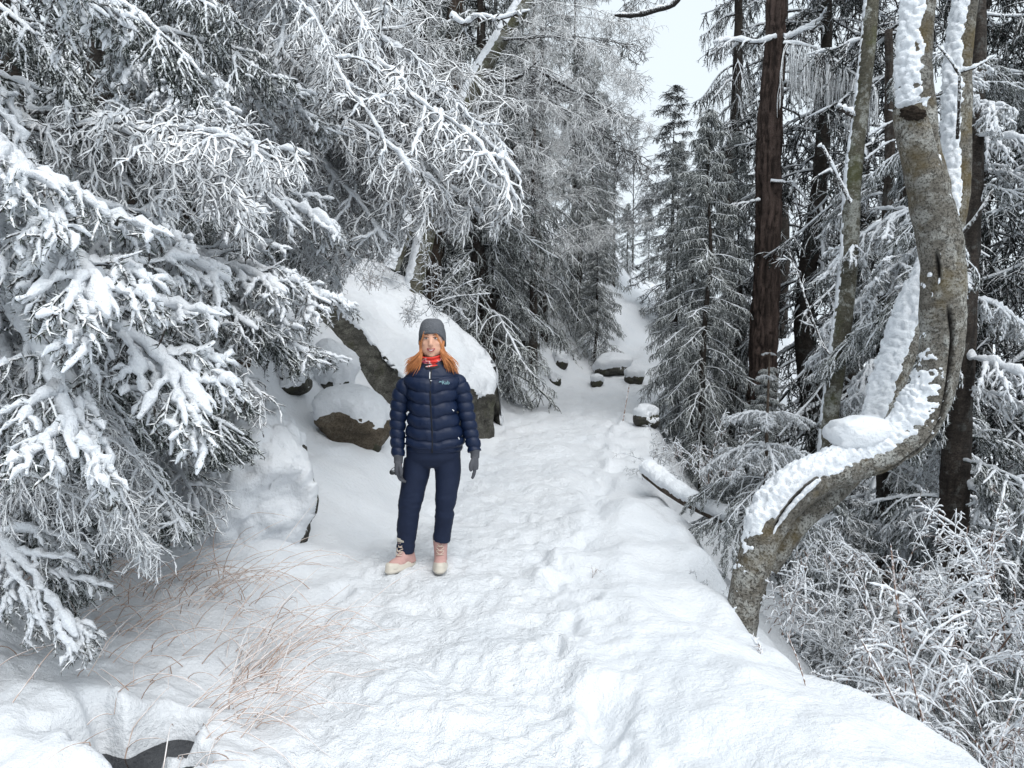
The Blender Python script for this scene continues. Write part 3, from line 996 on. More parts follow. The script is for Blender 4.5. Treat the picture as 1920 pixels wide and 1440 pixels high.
def twig(parent, name, lst, y, r0=0.012, r1=0.006, snow=1.0, mat=None, sub=0, seed=0, lsub=0.25, hang=0.4):
    """A single hand-placed bare twig with its snow, as one mesh."""
    rng = np.random.default_rng(seed + 900)
    P, _ = px_path([(e[0], e[1], 1) + tuple(e[2:]) for e in lst], y)
    o0 = np.array(parent.location)
    A = catmull(P - o0, 16)[None]
    g = Geo()
    V, Q = tubes(A, radii(1, 16, r0, r1, rng, 0.12), 6)
    g.add(V, Q, 0)
    if snow:
        snow_on(g, A, r0 * 1.2 * snow, r0 * 1.2 * snow, rng, 1, 6, 0.3, 0.3)
    if sub:
        B, _, _ = sprout(A, sub, 0.15, 0.97, lambda t: lsub * (1.15 - 0.6 * t), 0.8, rng, True, hang, 0.2, 7)
        V, Q = tubes(B, radii(len(B), 7, r0 * 0.55, r1 * 0.7, rng, 0.2), 4)
        g.add(V, Q, 0)
        C, _, _ = sprout(B, 4, 0.2, 0.95, lambda t: lsub * 0.4 + 0 * t, 0.8, rng, False, hang, 0.2, 5)
        V, Q = tubes(C, radii(len(C), 5, r0 * 0.4, r1 * 0.55, rng, 0.2), 3)
        g.add(V, Q, 0)
        if snow:
            snow_on(g, B, r0 * 0.75 * snow, r0 * 0.7 * snow, rng, 1, 5, 0.35, 0.3, 0.85)
    return obj(name, g.mesh(name, [mat or M_RIME, M_SNOWT]), parent)

# twigs and stubs of the slim trunk, pine and leaning tree
twig(slim, 'branch', [(1595, 380), (1570, 330), (1545, 280), (1535, 275)], 7.3, 0.02, 0.012, 1.2)
twig(slim, 'branch', [(1628, 255), (1660, 235), (1700, 215)], 7.3, 0.014, 0.008, 1.1)
twig(slim, 'branch', [(1622, 300), (1660, 270), (1690, 260)], 7.3, 0.012, 0.008, 1.1)
twig(slim, 'branch', [(1575, 690), (1540, 640), (1510, 560), (1490, 500), (1470, 480)], 7.3, 0.012, 0.006, 1.0, None, 8, 3, 0.3)
twig(slim, 'branch', [(1600, 215), (1580, 205), (1572, 200)], 7.35, 0.03, 0.025, 1.0)
twig(pine, 'branch', [(1455, 70), (1420, 80), (1370, 75), (1340, 80)], 11.8, 0.03, 0.012, 1.3, None, 8, 5, 0.35, 2.0)
twig(pine, 'branch', [(1470, 75), (1500, 60), (1540, 35)], 11.8, 0.035, 0.015, 1.4, None, 6, 6, 0.35)
twig(pine, 'branch', [(1470, 155), (1490, 160), (1500, 165)], 11.8, 0.05, 0.03, 0.6)
twig(pine, 'branch', [(1445, 340), (1480, 345), (1510, 370), (1530, 395)], 11.8, 0.022, 0.012, 1.0, None, 5, 7, 0.3, 1.5)
twig(pine, 'branch', [(1425, 375), (1400, 380), (1370, 385)], 11.8, 0.02, 0.01, 1.0, None, 5, 8, 0.3, 1.0)

def pendants():
    """Rimed strands hanging like a curtain from one pine branch."""
    rng = np.random.default_rng(77)
    o0 = np.array(pine.location)
    A = catmull(np.array([at(1470, 80, 11.6), at(1530, 90, 11.2), at(1590, 130, 10.8), at(1640, 165, 10.4)]) - o0, 14)[None]
    g = Geo()
    V, Q = tubes(A, radii(1, 14, 0.025, 0.012, rng, 0.1), 6)
    g.add(V, Q, 0)
    snow_on(g, A, 0.03, 0.025, rng, 1, 5)
    B, _, _ = sprout(A, 80, 0.02, 0.98, lambda t: (1.25 - 0.6 * t) * (0.4 + 0.7 * rng.random(t.shape)), 1.3, rng, False, 9.0, 0.10, 9)
    V, Q = tubes(B, radii(len(B), 9, 0.0075, 0.005, rng, 0.45), 4)
    g.add(V, Q, 0)
    C, _, _ = sprout(B, 5, 0.1, 0.9, lambda t: 0.35 + 0 * t, 0.8, rng, False, 9.0, 0.1, 5)
    V, Q = tubes(C, radii(len(C), 5, 0.006, 0.004, rng, 0.4), 3)
    g.add(V, Q, 0)
    obj('hanging_branch', g.mesh('hanging_branch', [M_RIMEW, M_SNOWT]), pine)
    A = catmull(np.array([at(1640, -60, 9.4), at(1680, -20, 9.2), at(1720, 10, 9.0)]) - o0, 14)[None]
    g = Geo()
    B, _, _ = sprout(A, 26, 0.02, 0.98, lambda t: 1.3 + 0 * t, 1.3, rng, False, 14.0, 0.06, 9)
    V, Q = tubes(np.concatenate([B]), radii(len(B), 9, 0.007, 0.005, rng, 0.45), 4)
    g.add(V, Q, 0)
    V, Q = tubes(A, radii(1, 14, 0.02, 0.012, rng, 0.1), 6)
    g.add(V, Q, 0)
    obj('hanging_branch', g.mesh('hanging_branch', [M_RIMEW]), slim)
pendants()

# leaning broadleaf: spreading bare branches against the sky
for A_, B_, k_ in [((905, 130, 11.5), (1240, 330, 11.8), 0), ((890, 165, 11.5), (1200, 150, 11.2), 1), ((940, 75, 11.5), (1230, 120, 12.0), 2),
                   ((960, 40, 11.5), (1190, 40, 11.6), 3), ((900, 140, 11.5), (1120, 330, 11.0), 1), ((985, 0, 11.5), (1150, -10, 11.3), 0),
                   ((870, 215, 11.5), (1010, 420, 11.2), 2), ((1060, 190, 11.6), (1235, 235, 11.9), 3), ((950, 60, 11.5), (1120, -60, 11.5), 1),
                   ((1000, 155, 11.6), (1190, 270, 11.6), 2)]:
    place(FINE if k_ % 2 else BARE, k_, at(*A_), at(*B_), diag, 'branch', 0.85)
twig(diag, 'branch', [(895, 120), (930, 150), (970, 145), (1000, 130), (1040, 150), (1085, 175), (1120, 185)], 11.5, 0.035, 0.018, 0.6, M_RIMED, 6, 9, 0.5)
twig(diag, 'branch', [(820, 245), (870, 230), (930, 215), (960, 195)], 11.4, 0.03, 0.015, 0.9, M_RIMED, 5, 12, 0.4)
twig(diag, 'branch', [(845, 30), (870, 45), (900, 30), (935, 35), (990, 20)], 11.2, 0.03, 0.02, 1.5, M_RIME, 6, 13, 0.4)
for A_, B_, k_ in [((960, 30, 11.4), (1215, 175, 11.0), 1), ((920, 95, 11.4), (1180, 235, 11.0), 0), ((940, 70, 11.4), (1170, 90, 10.6), 3), ((880, 190, 11.4), (1130, 260, 10.8), 2),
                   ((985, 5, 11.4), (1230, 60, 11.2), 0), ((860, 235, 11.4), (1060, 330, 10.8), 1)]:
    place(FINE, k_, at(*A_), at(*B_), diag, 'branch', 0.9)
# bare bough hanging into the sky from above, off the pine
twig(pine, 'branch', [(1290, -40), (1265, 5), (1230, 18), (1190, 28), (1152, 28)], 10.5, 0.05, 0.030, 0.5, M_RIMED)
for A_, B_, k_ in [((1300, -60, 14), (1130, 60, 14), 0), ((1350, -120, 16), (1200, -10, 16), 2)]:
    place(BARE, k_, at(*A_), at(*B_), pine, 'branch')

# ------------------------------------------------------------------ the crooked tree
def crooked():
    M_B = m_bark('crooked_bark', (0.13, 0.118, 0.100), (0.26, 0.245, 0.215), (0.46, 0.46, 0.43), 0.75, (0.12, 0.088, 0.035), 11.0, 1.0, 2.6, 0.85)
    y0 = 4.45
    A = [(1376, 1290, 67), (1383, 1200, 64), (1396, 1120, 63), (1418, 1040, 70), (1452, 965, 72), (1515, 908, 66), (1590, 876, 62), (1655, 846, 68),
         (1714, 797, 78), (1747, 735, 77), (1764, 650, 76), (1768, 560, 77), (1764, 480, 75), (1748, 395, 71), (1725, 300, 63), (1706, 215, 55), (1702, 196, 47)]
    P, Rr = px_path(A, y0)
    base = P[0].copy()
    t = thing('crooked_tree', 'crooked grey trunk bending up beside the path, snow in its elbow', 'tree', tuple(base))
    s = lambda i: i / 16.0
    me, sm = trunk_mesh('trunk', P - base, Rr, M_B, 460, 100, rough=0.10, seed=51, snow=0.075, snow_dir=(-0.12, -0.12, 1.0), thr=0.30, pel=40, pdep=0.006, cut=0.03,
                        crack=[(s(6.3), s(10.9), 5.75, 4.35, 0.011, 5), (s(3.6), s(5.2), 4.85, 4.45, 0.011, 6), (s(10.9), s(13.2), 5.75, 5.65, 0.012, 7), (s(11.3), s(12.2), 3.95, 4.0, 0.010, 8)])
    obj('trunk', me, t)
    obj('snow_cover', sm, t)
    # second stem, behind
    B = [(1432, 1060, 56, 0.20), (1492, 975, 56, 0.22), (1575, 905, 54, 0.26), (1632, 830, 50, 0.42), (1668, 720, 53, 0.5), (1712, 600, 57, 0.55), (1768, 470, 53, 0.6),
         (1792, 360, 50, 0.6), (1796, 250, 46, 0.6), (1798, 120, 44, 0.6), (1812, 0, 41, 0.6), (1830, -160, 38, 0.6)]
    P2, R2 = px_path(B, y0)
    me, sm = trunk_mesh('stem', P2 - base, R2, M_B, 380, 76, rough=0.10, seed=53, snow=0.035, snow_dir=(-0.72, -0.25, 0.65), thr=0.38, pel=34, pdep=0.014, snow_from=0.27)
    o = obj('stem', me, t)
    obj('snow_cover', sm, o)
    # third stem, rising behind the sawn stump
    Cc = [(1766, 470, 53, 0.22), (1745, 360, 64, 0.24), (1722, 250, 64, 0.25), (1714, 130, 60, 0.25), (1722, 0, 58, 0.25), (1732, -160, 53, 0.25)]
    P3, R3 = px_path(Cc, y0)
    me, sm = trunk_mesh('stem', P3 - base, R3, M_B, 260, 76, rough=0.10, seed=55, snow=0.02, snow_dir=(-0.72, -0.50, 0.50), thr=0.52, pel=32, pdep=0.015)
    o = obj('stem', me, t)
    obj('snow_cover', sm, o)
    # heap of snow in the elbow
    g = Geo()
    n, k = 26, 40
    c = at(1612, 812, y0 + 0.05) - base
    phi = np.linspace(-np.pi / 2, np.pi / 2, n)[:, None]
    th = (np.arange(k) * 2 * np.pi / k)[None]
    d = np.stack([np.cos(phi) * np.cos(th), np.cos(phi) * np.sin(th), np.sin(phi) + 0 * th], -1)
    dd = np.sign(d) * np.abs(d) ** 0.75
    V = c + dd * np.array([0.185, 0.15, 0.10]) * (1 + 0.28 * fbm(d, 1.7, 4, 71))[..., None]
    V[..., 2] += 0.25 * (V[..., 0] - c[0]) * 0.1
    g.add(V, grid_faces(n, k), 0)
    obj('snow_heap', g.mesh('snow_heap', [M_SNOW]), t)
    # ragged broken end, dark wet wood
    M_CUT = m_plain('broken_wood', (0.028, 0.021, 0.016), 0.9, 0.15, 0.6, 40, 1.0, 60, 0.02)
    g = Geo()
    n, k = 30, 44
    phi = np.linspace(-np.pi / 2, np.pi / 2, n)[:, None]
    th = (np.arange(k) * 2 * np.pi / k)[None]
    d = np.stack([np.cos(phi) * np.cos(th), np.cos(phi) * np.sin(th), np.sin(phi) + 0 * th], -1)
    c = at(1712, 213, y0 - 0.085) - base
    V = c + d * np.array([0.062, 0.03, 0.036]) * (1 + 0.6 * fbm(d, 4.5, 4, 91))[..., None]
    V[..., 0] += -0.35 * (V[..., 2] - c[2])
    g.add(V, grid_faces(n, k), 0)
    obj('broken_end', g.mesh('broken_end', [M_CUT]), t)
    # snags
    twig(t, 'twig', [(1802, 440, 0.5), (1835, 400, 0.4), (1862, 355, 0.35)], y0, 0.014, 0.010, 0.7)
    twig(t, 'twig', [(1795, 260, 0.3), (1798, 200, 0.2), (1799, 140, 0.15)], y0, 0.011, 0.008, 0.6)
    twig(t, 'twig', [(1799, 140, 0.15), (1780, 110, 0.15), (1758, 85, 0.15)], y0, 0.009, 0.006, 1.2)
    twig(t, 'twig', [(1800, 135, 0.15), (1830, 125, 0.1), (1862, 105, 0.1)], y0, 0.009, 0.006, 1.2)
    return t
CT = crooked()

# ------------------------------------------------------------------ rocks
M_ROCK = m_bark('mossy_rock', (0.035, 0.034, 0.030), (0.13, 0.125, 0.11), (0.20, 0.20, 0.17), 0.5, (0.05, 0.052, 0.028), 5.0, 0.8)
M_ROCKB = m_bark('tan_rock', (0.055, 0.045, 0.034), (0.17, 0.14, 0.105), (0.24, 0.22, 0.18), 0.4, None, 5.0, 0.8)

def rock(name, label, c, size, rotz, seed, mat=None, tilt=(0, 0), snow=0.07, thr=0.25, planes=9, n=46, k=74, rgh=0.02, blob=0.010, patch=0.14, sdir=(0, 0, 1.0)):
    """Boulder cut by random planes with the snow lying on it as a second mesh."""
    rng = np.random.default_rng(seed)
    phi = np.linspace(-np.pi / 2, np.pi / 2, n)[:, None]
    th = (np.arange(k) * 2 * np.pi / k)[None]
    d = np.stack([np.cos(phi) * np.cos(th), np.cos(phi) * np.sin(th), np.sin(phi) + 0 * th], -1)
    r = np.ones((n, k))
    for i in range(planes):
        nv = unit(rng.normal(size=3))
        h = 0.72 + 0.25 * rng.random()
        dp = (d * nv).sum(-1)
        r = np.where(dp > 1e-3, np.minimum(r, h / np.maximum(dp, 1e-3)), r)
    V = d * r[..., None] * (1 + 0.07 * fbm(d, 2.5, 4, seed))[..., None]
    V = V * np.asarray(size)
    Mx = np.array(Matrix.Rotation(rotz, 3, 'Z') @ Matrix.Rotation(tilt[0], 3, 'X') @ Matrix.Rotation(tilt[1], 3, 'Y'))
    V = V @ Mx.T
    N = grid_normals(V)
    if (N * unit(V)).sum() < 0:
        N = -N
    V = V + N * (rgh * fbm(V, 6.0, 4, seed + 4) + rgh * 0.8 * fbm(V, 2.2, 2, seed + 5))[..., None]
    t = thing(name, label, 'rock', tuple(c))
    g = Geo()
    g.add(V, grid_faces(n, k), 0, 0.0, V)
    obj('rock', g.mesh('rock', [mat or M_ROCK]), t)
    sd = np.asarray(sdir) / np.linalg.norm(sdir)
    f = (N * sd).sum(-1)
    bl = np.sqrt(np.clip(1 - (worley(V, 14, seed + 8) / 0.8) ** 2, 0, 1))
    msk = f - thr + patch * fbm(V, 5.0, 3, seed + 6) + 0.12 * (bl - 0.45)
    th_ = snow * sstep(0, 0.35, msk) * (0.8 + 0.35 * fbm(V, 2.0, 2, seed + 7)) + blob * bl
    th_ = np.where(msk > 0, th_, -0.02)
    SV = V + unit(N * 0.5 + 0.5 * sd) * th_[..., None]
    F = grid_faces(n, k)
    F = F[(msk.reshape(-1)[F] > -0.03).any(1)]
    used, inv = np.unique(F, return_inverse=True)
    g = Geo()
    g.add(SV.reshape(-1, 3)[used], inv.reshape(-1, 4), 0)
    obj('snow_cover', g.mesh('snow_cover', [M_SNOW]), t)
    return t

def slab():
    """The big tilted slab: outline traced at its real distance, extruded back into the bank."""
    y0 = 9.5
    lo = [(590, 590, 0.5), (640, 665, 0.2), (700, 730, 0.0), (745, 800, -0.25), (800, 800, -0.3), (870, 790, 0.3), (925, 785, 0.8)]   # lower lip
    hi = [(620, 500, 2.6), (680, 500, 2.4), (740, 520, 2.2), (790, 560, 2.0), (840, 610, 1.7), (890, 650, 1.6), (925, 690, 1.4)]       # far upper edge
    mid = [(600, 565, 0.55), (665, 600, 0.3), (715, 660, 0.05), (770, 715, -0.2), (820, 725, -0.2), (880, 735, 0.35), (926, 745, 0.85)]  # brow between face and snow
    n = 80
    Lw = catmull(np.array([at(u, v, y0 + d) for u, v, d in lo]), n)
    Md = catmull(np.array([at(u, v, y0 + d) for u, v, d in mid]), n)
    Hi = catmull(np.array([at(u, v, y0 + d) for u, v, d in hi]), n)
    Lw2 = Lw + np.array([0.05, 0.25, -0.6])
    Bk = Hi + np.array([0.1, 0.6, -0.9])
    rows = []
    for a, b, m in ((Lw2, Lw, 12), (Lw, Md, 26), (Md, Hi, 60), (Hi, Bk, 14)):
        for s in np.linspace(0, 1, m, endpoint=False):
            rows.append(a * (1 - s) + b * s)
    rows.append(Bk)
    V = np.array(rows)
    # ends closed by pulling them into the bank
    R0 = V[:, :1] + np.array([-0.15, 0.9, -0.3])
    R1 = V[:, -1:] + np.array([-0.35, 1.0, -0.5])
    V = np.concatenate([R0, V, R1], 1)
    nr, nc, _ = V.shape
    base = at(760, 760, y0)
    V = V - base
    du = np.gradient(V, axis=1)
    dv = np.gradient(V, axis=0)
    N = unit(np.cross(du, dv))
    if N[60, 45, 2] < 0:
        N = -N
    V = V + N * (0.09 * fbm(V, 1.6, 3, 4) + 0.045 * fbm(V, 5, 4, 5))[..., None]
    N = unit(np.cross(np.gradient(V, axis=1), np.gradient(V, axis=0)))
    if N[60, 45, 2] < 0:
        N = -N
    idx = np.arange(nr * nc).reshape(nr, nc)
    F = np.stack([idx[:-1, :-1], idx[:-1, 1:], idx[1:, 1:], idx[1:, :-1]], -1).reshape(-1, 4)
    t = thing('boulder', 'huge tilted boulder slab, mossy face below, thick snow on top, behind the person', 'rock', tuple(base))
    g = Geo()
    g.add(V, F, 0, 0.0, V)
    obj('rock', g.mesh('rock', [M_ROCK]), t)
    bl = 1 - np.clip(worley(V, 15, 18), 0, 1)
    r = np.repeat(np.arange(nr)[:, None], nc, 1)
    msk = (r - 36) / 8.0 + 0.9 * fbm(V, 4.0, 3, 16) + 0.5 * (bl - 0.45)
    msk = np.minimum(msk, (N[..., 2] + 0.25) * 3)
    msk[:, :1] = -1
    msk[:, -2:] = -1
    th_ = 0.10 * sstep(0, 2.0, msk) * (0.9 + 0.4 * fbm(V, 1.5, 2, 17)) + 0.012 * bl * sstep(3, 0, msk)
    th_ = np.where(msk > 0, th_, -0.03)
    SV = V + unit(N * 0.6 + np.array([0, 0, 0.4])) * th_[..., None]
    F2 = F[(msk.reshape(-1)[F] > -0.15).any(1)]
    used, inv = np.unique(F2, return_inverse=True)
    g = Geo()
    g.add(SV.reshape(-1, 3)[used], inv.reshape(-1, 4), 0)
    obj('snow_cover', g.mesh('snow_cover', [M_SNOW]), t)
slab()

def rk(name, label, u, vb, wpx, hpx, seed, sink=0.25, deep=1.0, tilt=(0, 0), rotz=0.3, **kw):
    """rock whose foot shows at (u, vb) on the snow, wpx by hpx photo pixels in size"""
    p = hit(u, vb)
    m = p[1] / FPX
    sx, sz = wpx * m * 0.5, hpx * m * 0.62
    sy = sx * deep
    c = (p[0], p[1] + sy * 0.7, p[2] + sz * (1 - 2 * sink) + 0.0)
    return rock(name, label, c, (sx, sy, sz), rotz, seed, tilt=tilt, **kw)
rk('rock', 'tan snow-capped rock low on the bank beside the person', 655, 832, 150, 100, 5, 0.30, 0.8, (0.1, 0.32), 0.3, mat=M_ROCKB, snow=0.13, thr=0.28)
rk('rock', 'small dark wet rock at the foot of the tan rock', 700, 846, 34, 36, 8, 0.2, snow=0.02, thr=0.85, n=28, k=40)
rk('boulder', 'snow-buried boulder flank on the slope under the near boughs, rock bare at its edge', 440, 1010, 285, 250, 12, 0.25, 0.9, rotz=-0.3, snow=0.05, thr=-0.75, sdir=(-0.75, -0.45, 0.55), n=90, k=150, rgh=0.07, blob=0.035, patch=0.55)
rk('rock', 'round snow-domed rock tucked under the boulder slab', 618, 735, 85, 95, 14, 0.3, snow=0.14, thr=-0.15)
rk('rock', 'dark rock peeping from snow left of the domed rock', 540, 735, 75, 38, 15, 0.2, snow=0.07, thr=0.30, n=36, k=60)
rk('rock', 'dark fringe rock on the bank above the path, behind the slab', 990, 660, 50, 50, 17, 0.3, snow=0.12, thr=0.20, n=36, k=60)
rk('rock', 'dark stone furthest left above the bend of the path', 1042, 722, 26, 22, 18, 0.25, snow=0.08, thr=0.35, n=30, k=50)
rk('rock', 'dark stone with cap of snow in the bank above the path bend', 1050, 690, 34, 26, 19, 0.25, snow=0.09, thr=0.30, n=30, k=50)
rk('rock', 'small dark stone at the right side of the bank above the bend', 1120, 726, 26, 20, 20, 0.25, snow=0.08, thr=0.35, n=30, k=50)
rk('rock', 'snow-covered rock where the path leaves under the rimed spruces', 1150, 706, 70, 36, 21, 0.25, snow=0.15, thr=0.20, n=36, k=60)
rk('rock', 'grey stone at the far right end of the path bend', 1192, 720, 40, 26, 25, 0.25, snow=0.10, thr=0.35, n=30, k=50)
rk('rock', 'dark rock down the slope beside the path edge under rimed twigs', 1215, 800, 50, 36, 23, 0.25, snow=0.08, thr=0.40, n=36, k=60)

# fallen log below the edge
def log():
    P = np.array([at(1215, 885, 7.4), at(1255, 915, 7.0), at(1305, 945, 6.6), at(1390, 985, 6.1)])
    base = P[0].copy()
    t = thing('fallen_log', 'snow-covered fallen log below the path edge', 'log', tuple(base))
    me, sm = trunk_mesh('trunk', P - base, [0.07, 0.07, 0.065, 0.055], M_BARKB, 120, 28, seed=61, snow=0.05, thr=-0.1, pel=14)
    obj('trunk', me, t)
    obj('snow_cover', sm, t)
log()

# ------------------------------------------------------------------ near trees on the left: every bough a part
def near_spruce(label, x, y, Ht, r, seed):
    z = ground_at(x, y)
    t = thing('spruce_tree', label, 'tree', (x, y, z))
    rng = np.random.default_rng(seed)
    pts = [(0.03 * rng.normal(), 0.03 * rng.normal(), zz) for zz in np.linspace(-0.8, Ht, 7)]
    obj('trunk', trunk_mesh('trunk', pts, r * (1.1 - np.linspace(0, 0.75, 7)), M_BARKD, 110, 24, 0.1, 0.015, seed)[0], t)
    return t

T1 = near_spruce('nearest snow-laden spruce, its heavy boughs reaching in at the left edge', -3.15, 3.7, 6.5, 0.14, 1)
T2 = near_spruce('snow-laden spruce standing over the rounded boulder on the left', -2.95, 5.6, 8.0, 0.15, 2)
T3 = near_spruce('frosted spruce higher up the left bank behind the two laden ones', -3.2, 7.6, 5.0, 0.13, 3)
for kind, k, A_, B_, sc in [
    (HEAVY, 0, (-170, 420, 3.4), (350, 800, 2.75), 0.9), (HEAVY, 1, (-120, 520, 3.4), (240, 890, 2.6), 0.9), (HEAVY, 2, (-170, 260, 3.4), (150, 430, 2.6), 1.0),
    (HEAVY, 3, (-100, -40, 3.3), (230, 30, 2.7), 1.0), (HEAVY, 4, (-150, 60, 3.4), (70, 320, 2.7), 1.1), (HEAVY, 5, (-170, 930, 3.3), (95, 1240, 2.7), 0.9),
    (HEAVY, 6, (-150, 480, 3.6), (330, 660, 3.1), 0.8), (HEAVY, 0, (-150, 330, 3.6), (190, 610, 2.5), 0.9), (RIME, 0, (-150, 225, 3.7), (440, 270, 3.3), 0.95),
    (RIME, 2, (-80, 260, 3.7), (470, 410, 3.3), 0.95), (RIME, 3, (100, 250, 3.7), (585, 300, 3.5), 0.95), (RIME, 1, (60, 640, 3.4), (240, 960, 3.0), 0.8),
    (RIME, 4, (-60, 860, 3.4), (330, 1035, 3.1), 0.95), (RIME, 5, (-20, 700, 3.3), (80, 1000, 2.9), 0.8), (FROST, 1, (-120, 760, 3.7), (260, 1000, 3.3), 1.0),
    (FROST, 2, (-160, 640, 3.8), (300, 880, 3.4), 1.0), (FROST, 3, (-150, 130, 3.9), (330, 330, 3.6), 1.0), (FROST, 4, (-100, -80, 4.0), (380, 140, 3.7), 1.0),
    (HEAVY, 2, (-160, 560, 3.5), (120, 780, 2.9), 0.9), (FROST, 0, (-140, 850, 3.5), (160, 1080, 3.1), 1.0), (HEAVY, 4, (-170, 380, 3.9), (420, 560, 3.5), 0.8),
    (FROST, 5, (-130, 20, 3.9), (200, 240, 3.4), 1.0),
    (FROST, 1, (-60, 780, 3.9), (330, 980, 3.5), 1.0), (FROST, 3, (-60, 860, 4.0), (200, 1040, 3.6), 1.0), (FROST, 4, (-100, 700, 4.1), (400, 840, 3.7), 1.0),
    (FROST, 0, (-60, 620, 4.2), (420, 740, 3.9), 1.0), (FROST, 2, (-100, 960, 3.8), (110, 1120, 3.4), 1.0), (HEAVY, 3, (-40, 800, 3.6), (270, 920, 3.2), 0.8),
    (RIME, 1, (20, 230, 3.3), (560, 330, 2.9), 0.9), (RIME, 5, (30, 650, 3.0), (200, 1010, 2.7), 1.0), (RIME, 2, (-40, 880, 3.0), (270, 1060, 2.8), 0.9), (RIME, 0, (60, 700, 3.1), (330, 1020, 2.9), 0.8)]:
    place(kind, k, at(*A_), at(*B_), T1, 'bough', sc)
for kind, k, B_ in [
    (HEAVY, 1, (595, 590, 4.9)), (HEAVY, 3, (560, 700, 4.8)), (HEAVY, 5, (585, 450, 5.1)),
    (HEAVY, 0, (520, 560, 4.7)), (HEAVY, 6, (450, 640, 4.5)), (FROST, 4, (330, 900, 4.2)), (RIME, 2, (400, 960, 4.3)), (RIME, 4, (520, 760, 4.6)), (RIME, 1, (300, 1010, 4.1)),
    (HEAVY, 2, (560, 350, 5.0)), (HEAVY, 4, (480, 420, 4.6)), (FROST, 5, (380, 780, 4.2)), (HEAVY, 1, (400, 500, 4.2)), (FROST, 0, (300, 700, 4.2)),
    (HEAVY, 3, (600, 250, 5.3)), (FROST, 1, (520, 180, 5.0)), (HEAVY, 5, (420, 250, 4.6)), (FROST, 2, (330, 380, 4.4)), (FROST, 3, (460, 80, 5.0)),
    (HEAVY, 6, (560, 20, 5.4)), (FROST, 4, (300, 100, 4.6)), (FROST, 5, (200, 520, 4.4)), (FROST, 1, (180, 820, 4.3)), (FROST, 0, (100, 960, 4.2)), (FROST, 3, (250, 620, 4.3)), (FROST, 2, (480, 700, 4.6)), (FROST, 5, (440, 760, 4.5)), (FROST, 1, (300, 860, 4.4)), (FROST, 3, (520, 640, 4.8))]:
    B = at(*B_)
    zb = B[2] + 0.25 + 0.45 * RNG.random()
    A = np.array([T2.location[0], T2.location[1], zb])
    place(kind, k, A, B, T2, 'bough', 0.9)
rng = np.random.default_rng(5)
for i in range(34):
    z = 0.4 + 3.4 * i / 34
    a = -1.2 + 2.6 * rng.random() + (3.14 if rng.random() < 0.15 else 0)
    L = (1.6 - 0.18 * z) * (0.7 + 0.4 * rng.random())
    A = np.array([T3.location[0], T3.location[1], T3.location[2] + z])
    place(FROST if i % 4 else HEAVY, i, A, A + np.array([math.cos(a) * L, math.sin(a) * L, -0.35 * L * rng.random() - 0.2]), T3, 'bough')

# larch: long rimed branches reaching down to the right
LX, LY = at(430, 500, 7.2)[0], 7.2
larch = thing('larch_tree', 'bare larch whose long rime-white branches sweep down over the boulder', 'tree', (LX, LY, ground_at(LX, LY)))
obj('trunk', trunk_mesh('trunk', [(0, 0, -0.6), (0.1, 0, 2), (0.1, -0.1, 4), (0.25, -0.2, 6.5), (0.3, -0.2, 9)], [0.16, 0.14, 0.12, 0.09, 0.05], M_BARKB, 120, 24, 0.1, 0.015, 41)[0], larch)
for k, (A_, B_) in enumerate([
    ((430, -80, 6.9), (965, 335, 6.2)), ((520, -60, 6.9), (880, 290, 6.4)), ((330, -30, 6.8), (800, 185, 6.3)), ((470, 60, 6.9), (905, 420, 6.2)),
    ((440, 130, 6.9), (760, 410, 6.0)), ((560, 130, 6.6), (840, 470, 6.2)), ((440, 210, 6.9), (690, 470, 5.8)), ((600, -80, 7.0), (780, 110, 6.8)),
    ((430, 60, 6.8), (640, 300, 5.8)), ((450, 300, 6.9), (660, 500, 6.4)), ((640, 120, 6.6), (960, 300, 6.4)), ((420, -120, 6.8), (700, 130, 6.0)),
    ((380, 0, 6.7), (560, 230, 5.7)), ((450, 170, 6.9), (850, 330, 6.6)), ((650, 60, 6.8), (860, 240, 6.6)), ((430, 330, 7.0), (600, 480, 6.8)),
    ((440, 0, 6.9), (740, 250, 6.4)), ((460, 250, 7.0), (800, 400, 6.6)), ((350, 100, 6.7), (600, 180, 5.9)), ((560, 40, 6.2), (980, 400, 5.7)), ((520, 200, 6.2), (820, 420, 5.6)),
    ((480, -40, 6.0), (760, 330, 5.4)), ((700, 150, 6.2), (940, 430, 5.8)), ((420, -60, 5.8), (640, 160, 5.2)), ((480, 380, 7.0), (640, 540, 6.6))]):
    place(RIME, k, at(*A_), at(*B_), larch, 'branch', 0.9)

for k, (A_, B_) in enumerate([
    ((440, -60, 7.0), (700, 60, 6.4)), ((460, 20, 7.0), (860, 130, 6.6)), ((450, 90, 7.0), (740, 210, 6.4)), ((450, 160, 7.0), (930, 290, 6.6)), ((450, 230, 7.0), (700, 330, 6.4)),
    ((440, -100, 7.0), (820, 40, 6.6)), ((450, 300, 7.0), (780, 440, 6.6)), ((440, -20, 7.0), (620, 120, 6.2)), ((450, 120, 7.0), (620, 260, 6.2)), ((460, 60, 7.0), (960, 200, 6.8)),
    ((440, 260, 7.0), (600, 380, 6.4)), ((450, 200, 7.0), (850, 380, 6.4)), ((430, -120, 7.0), (560, 40, 6.2)), ((450, 350, 7.1), (720, 480, 6.9))]):
    place(FINE if k % 2 else RIME, k, at(*A_), at(*B_), larch, 'branch', 1.0)

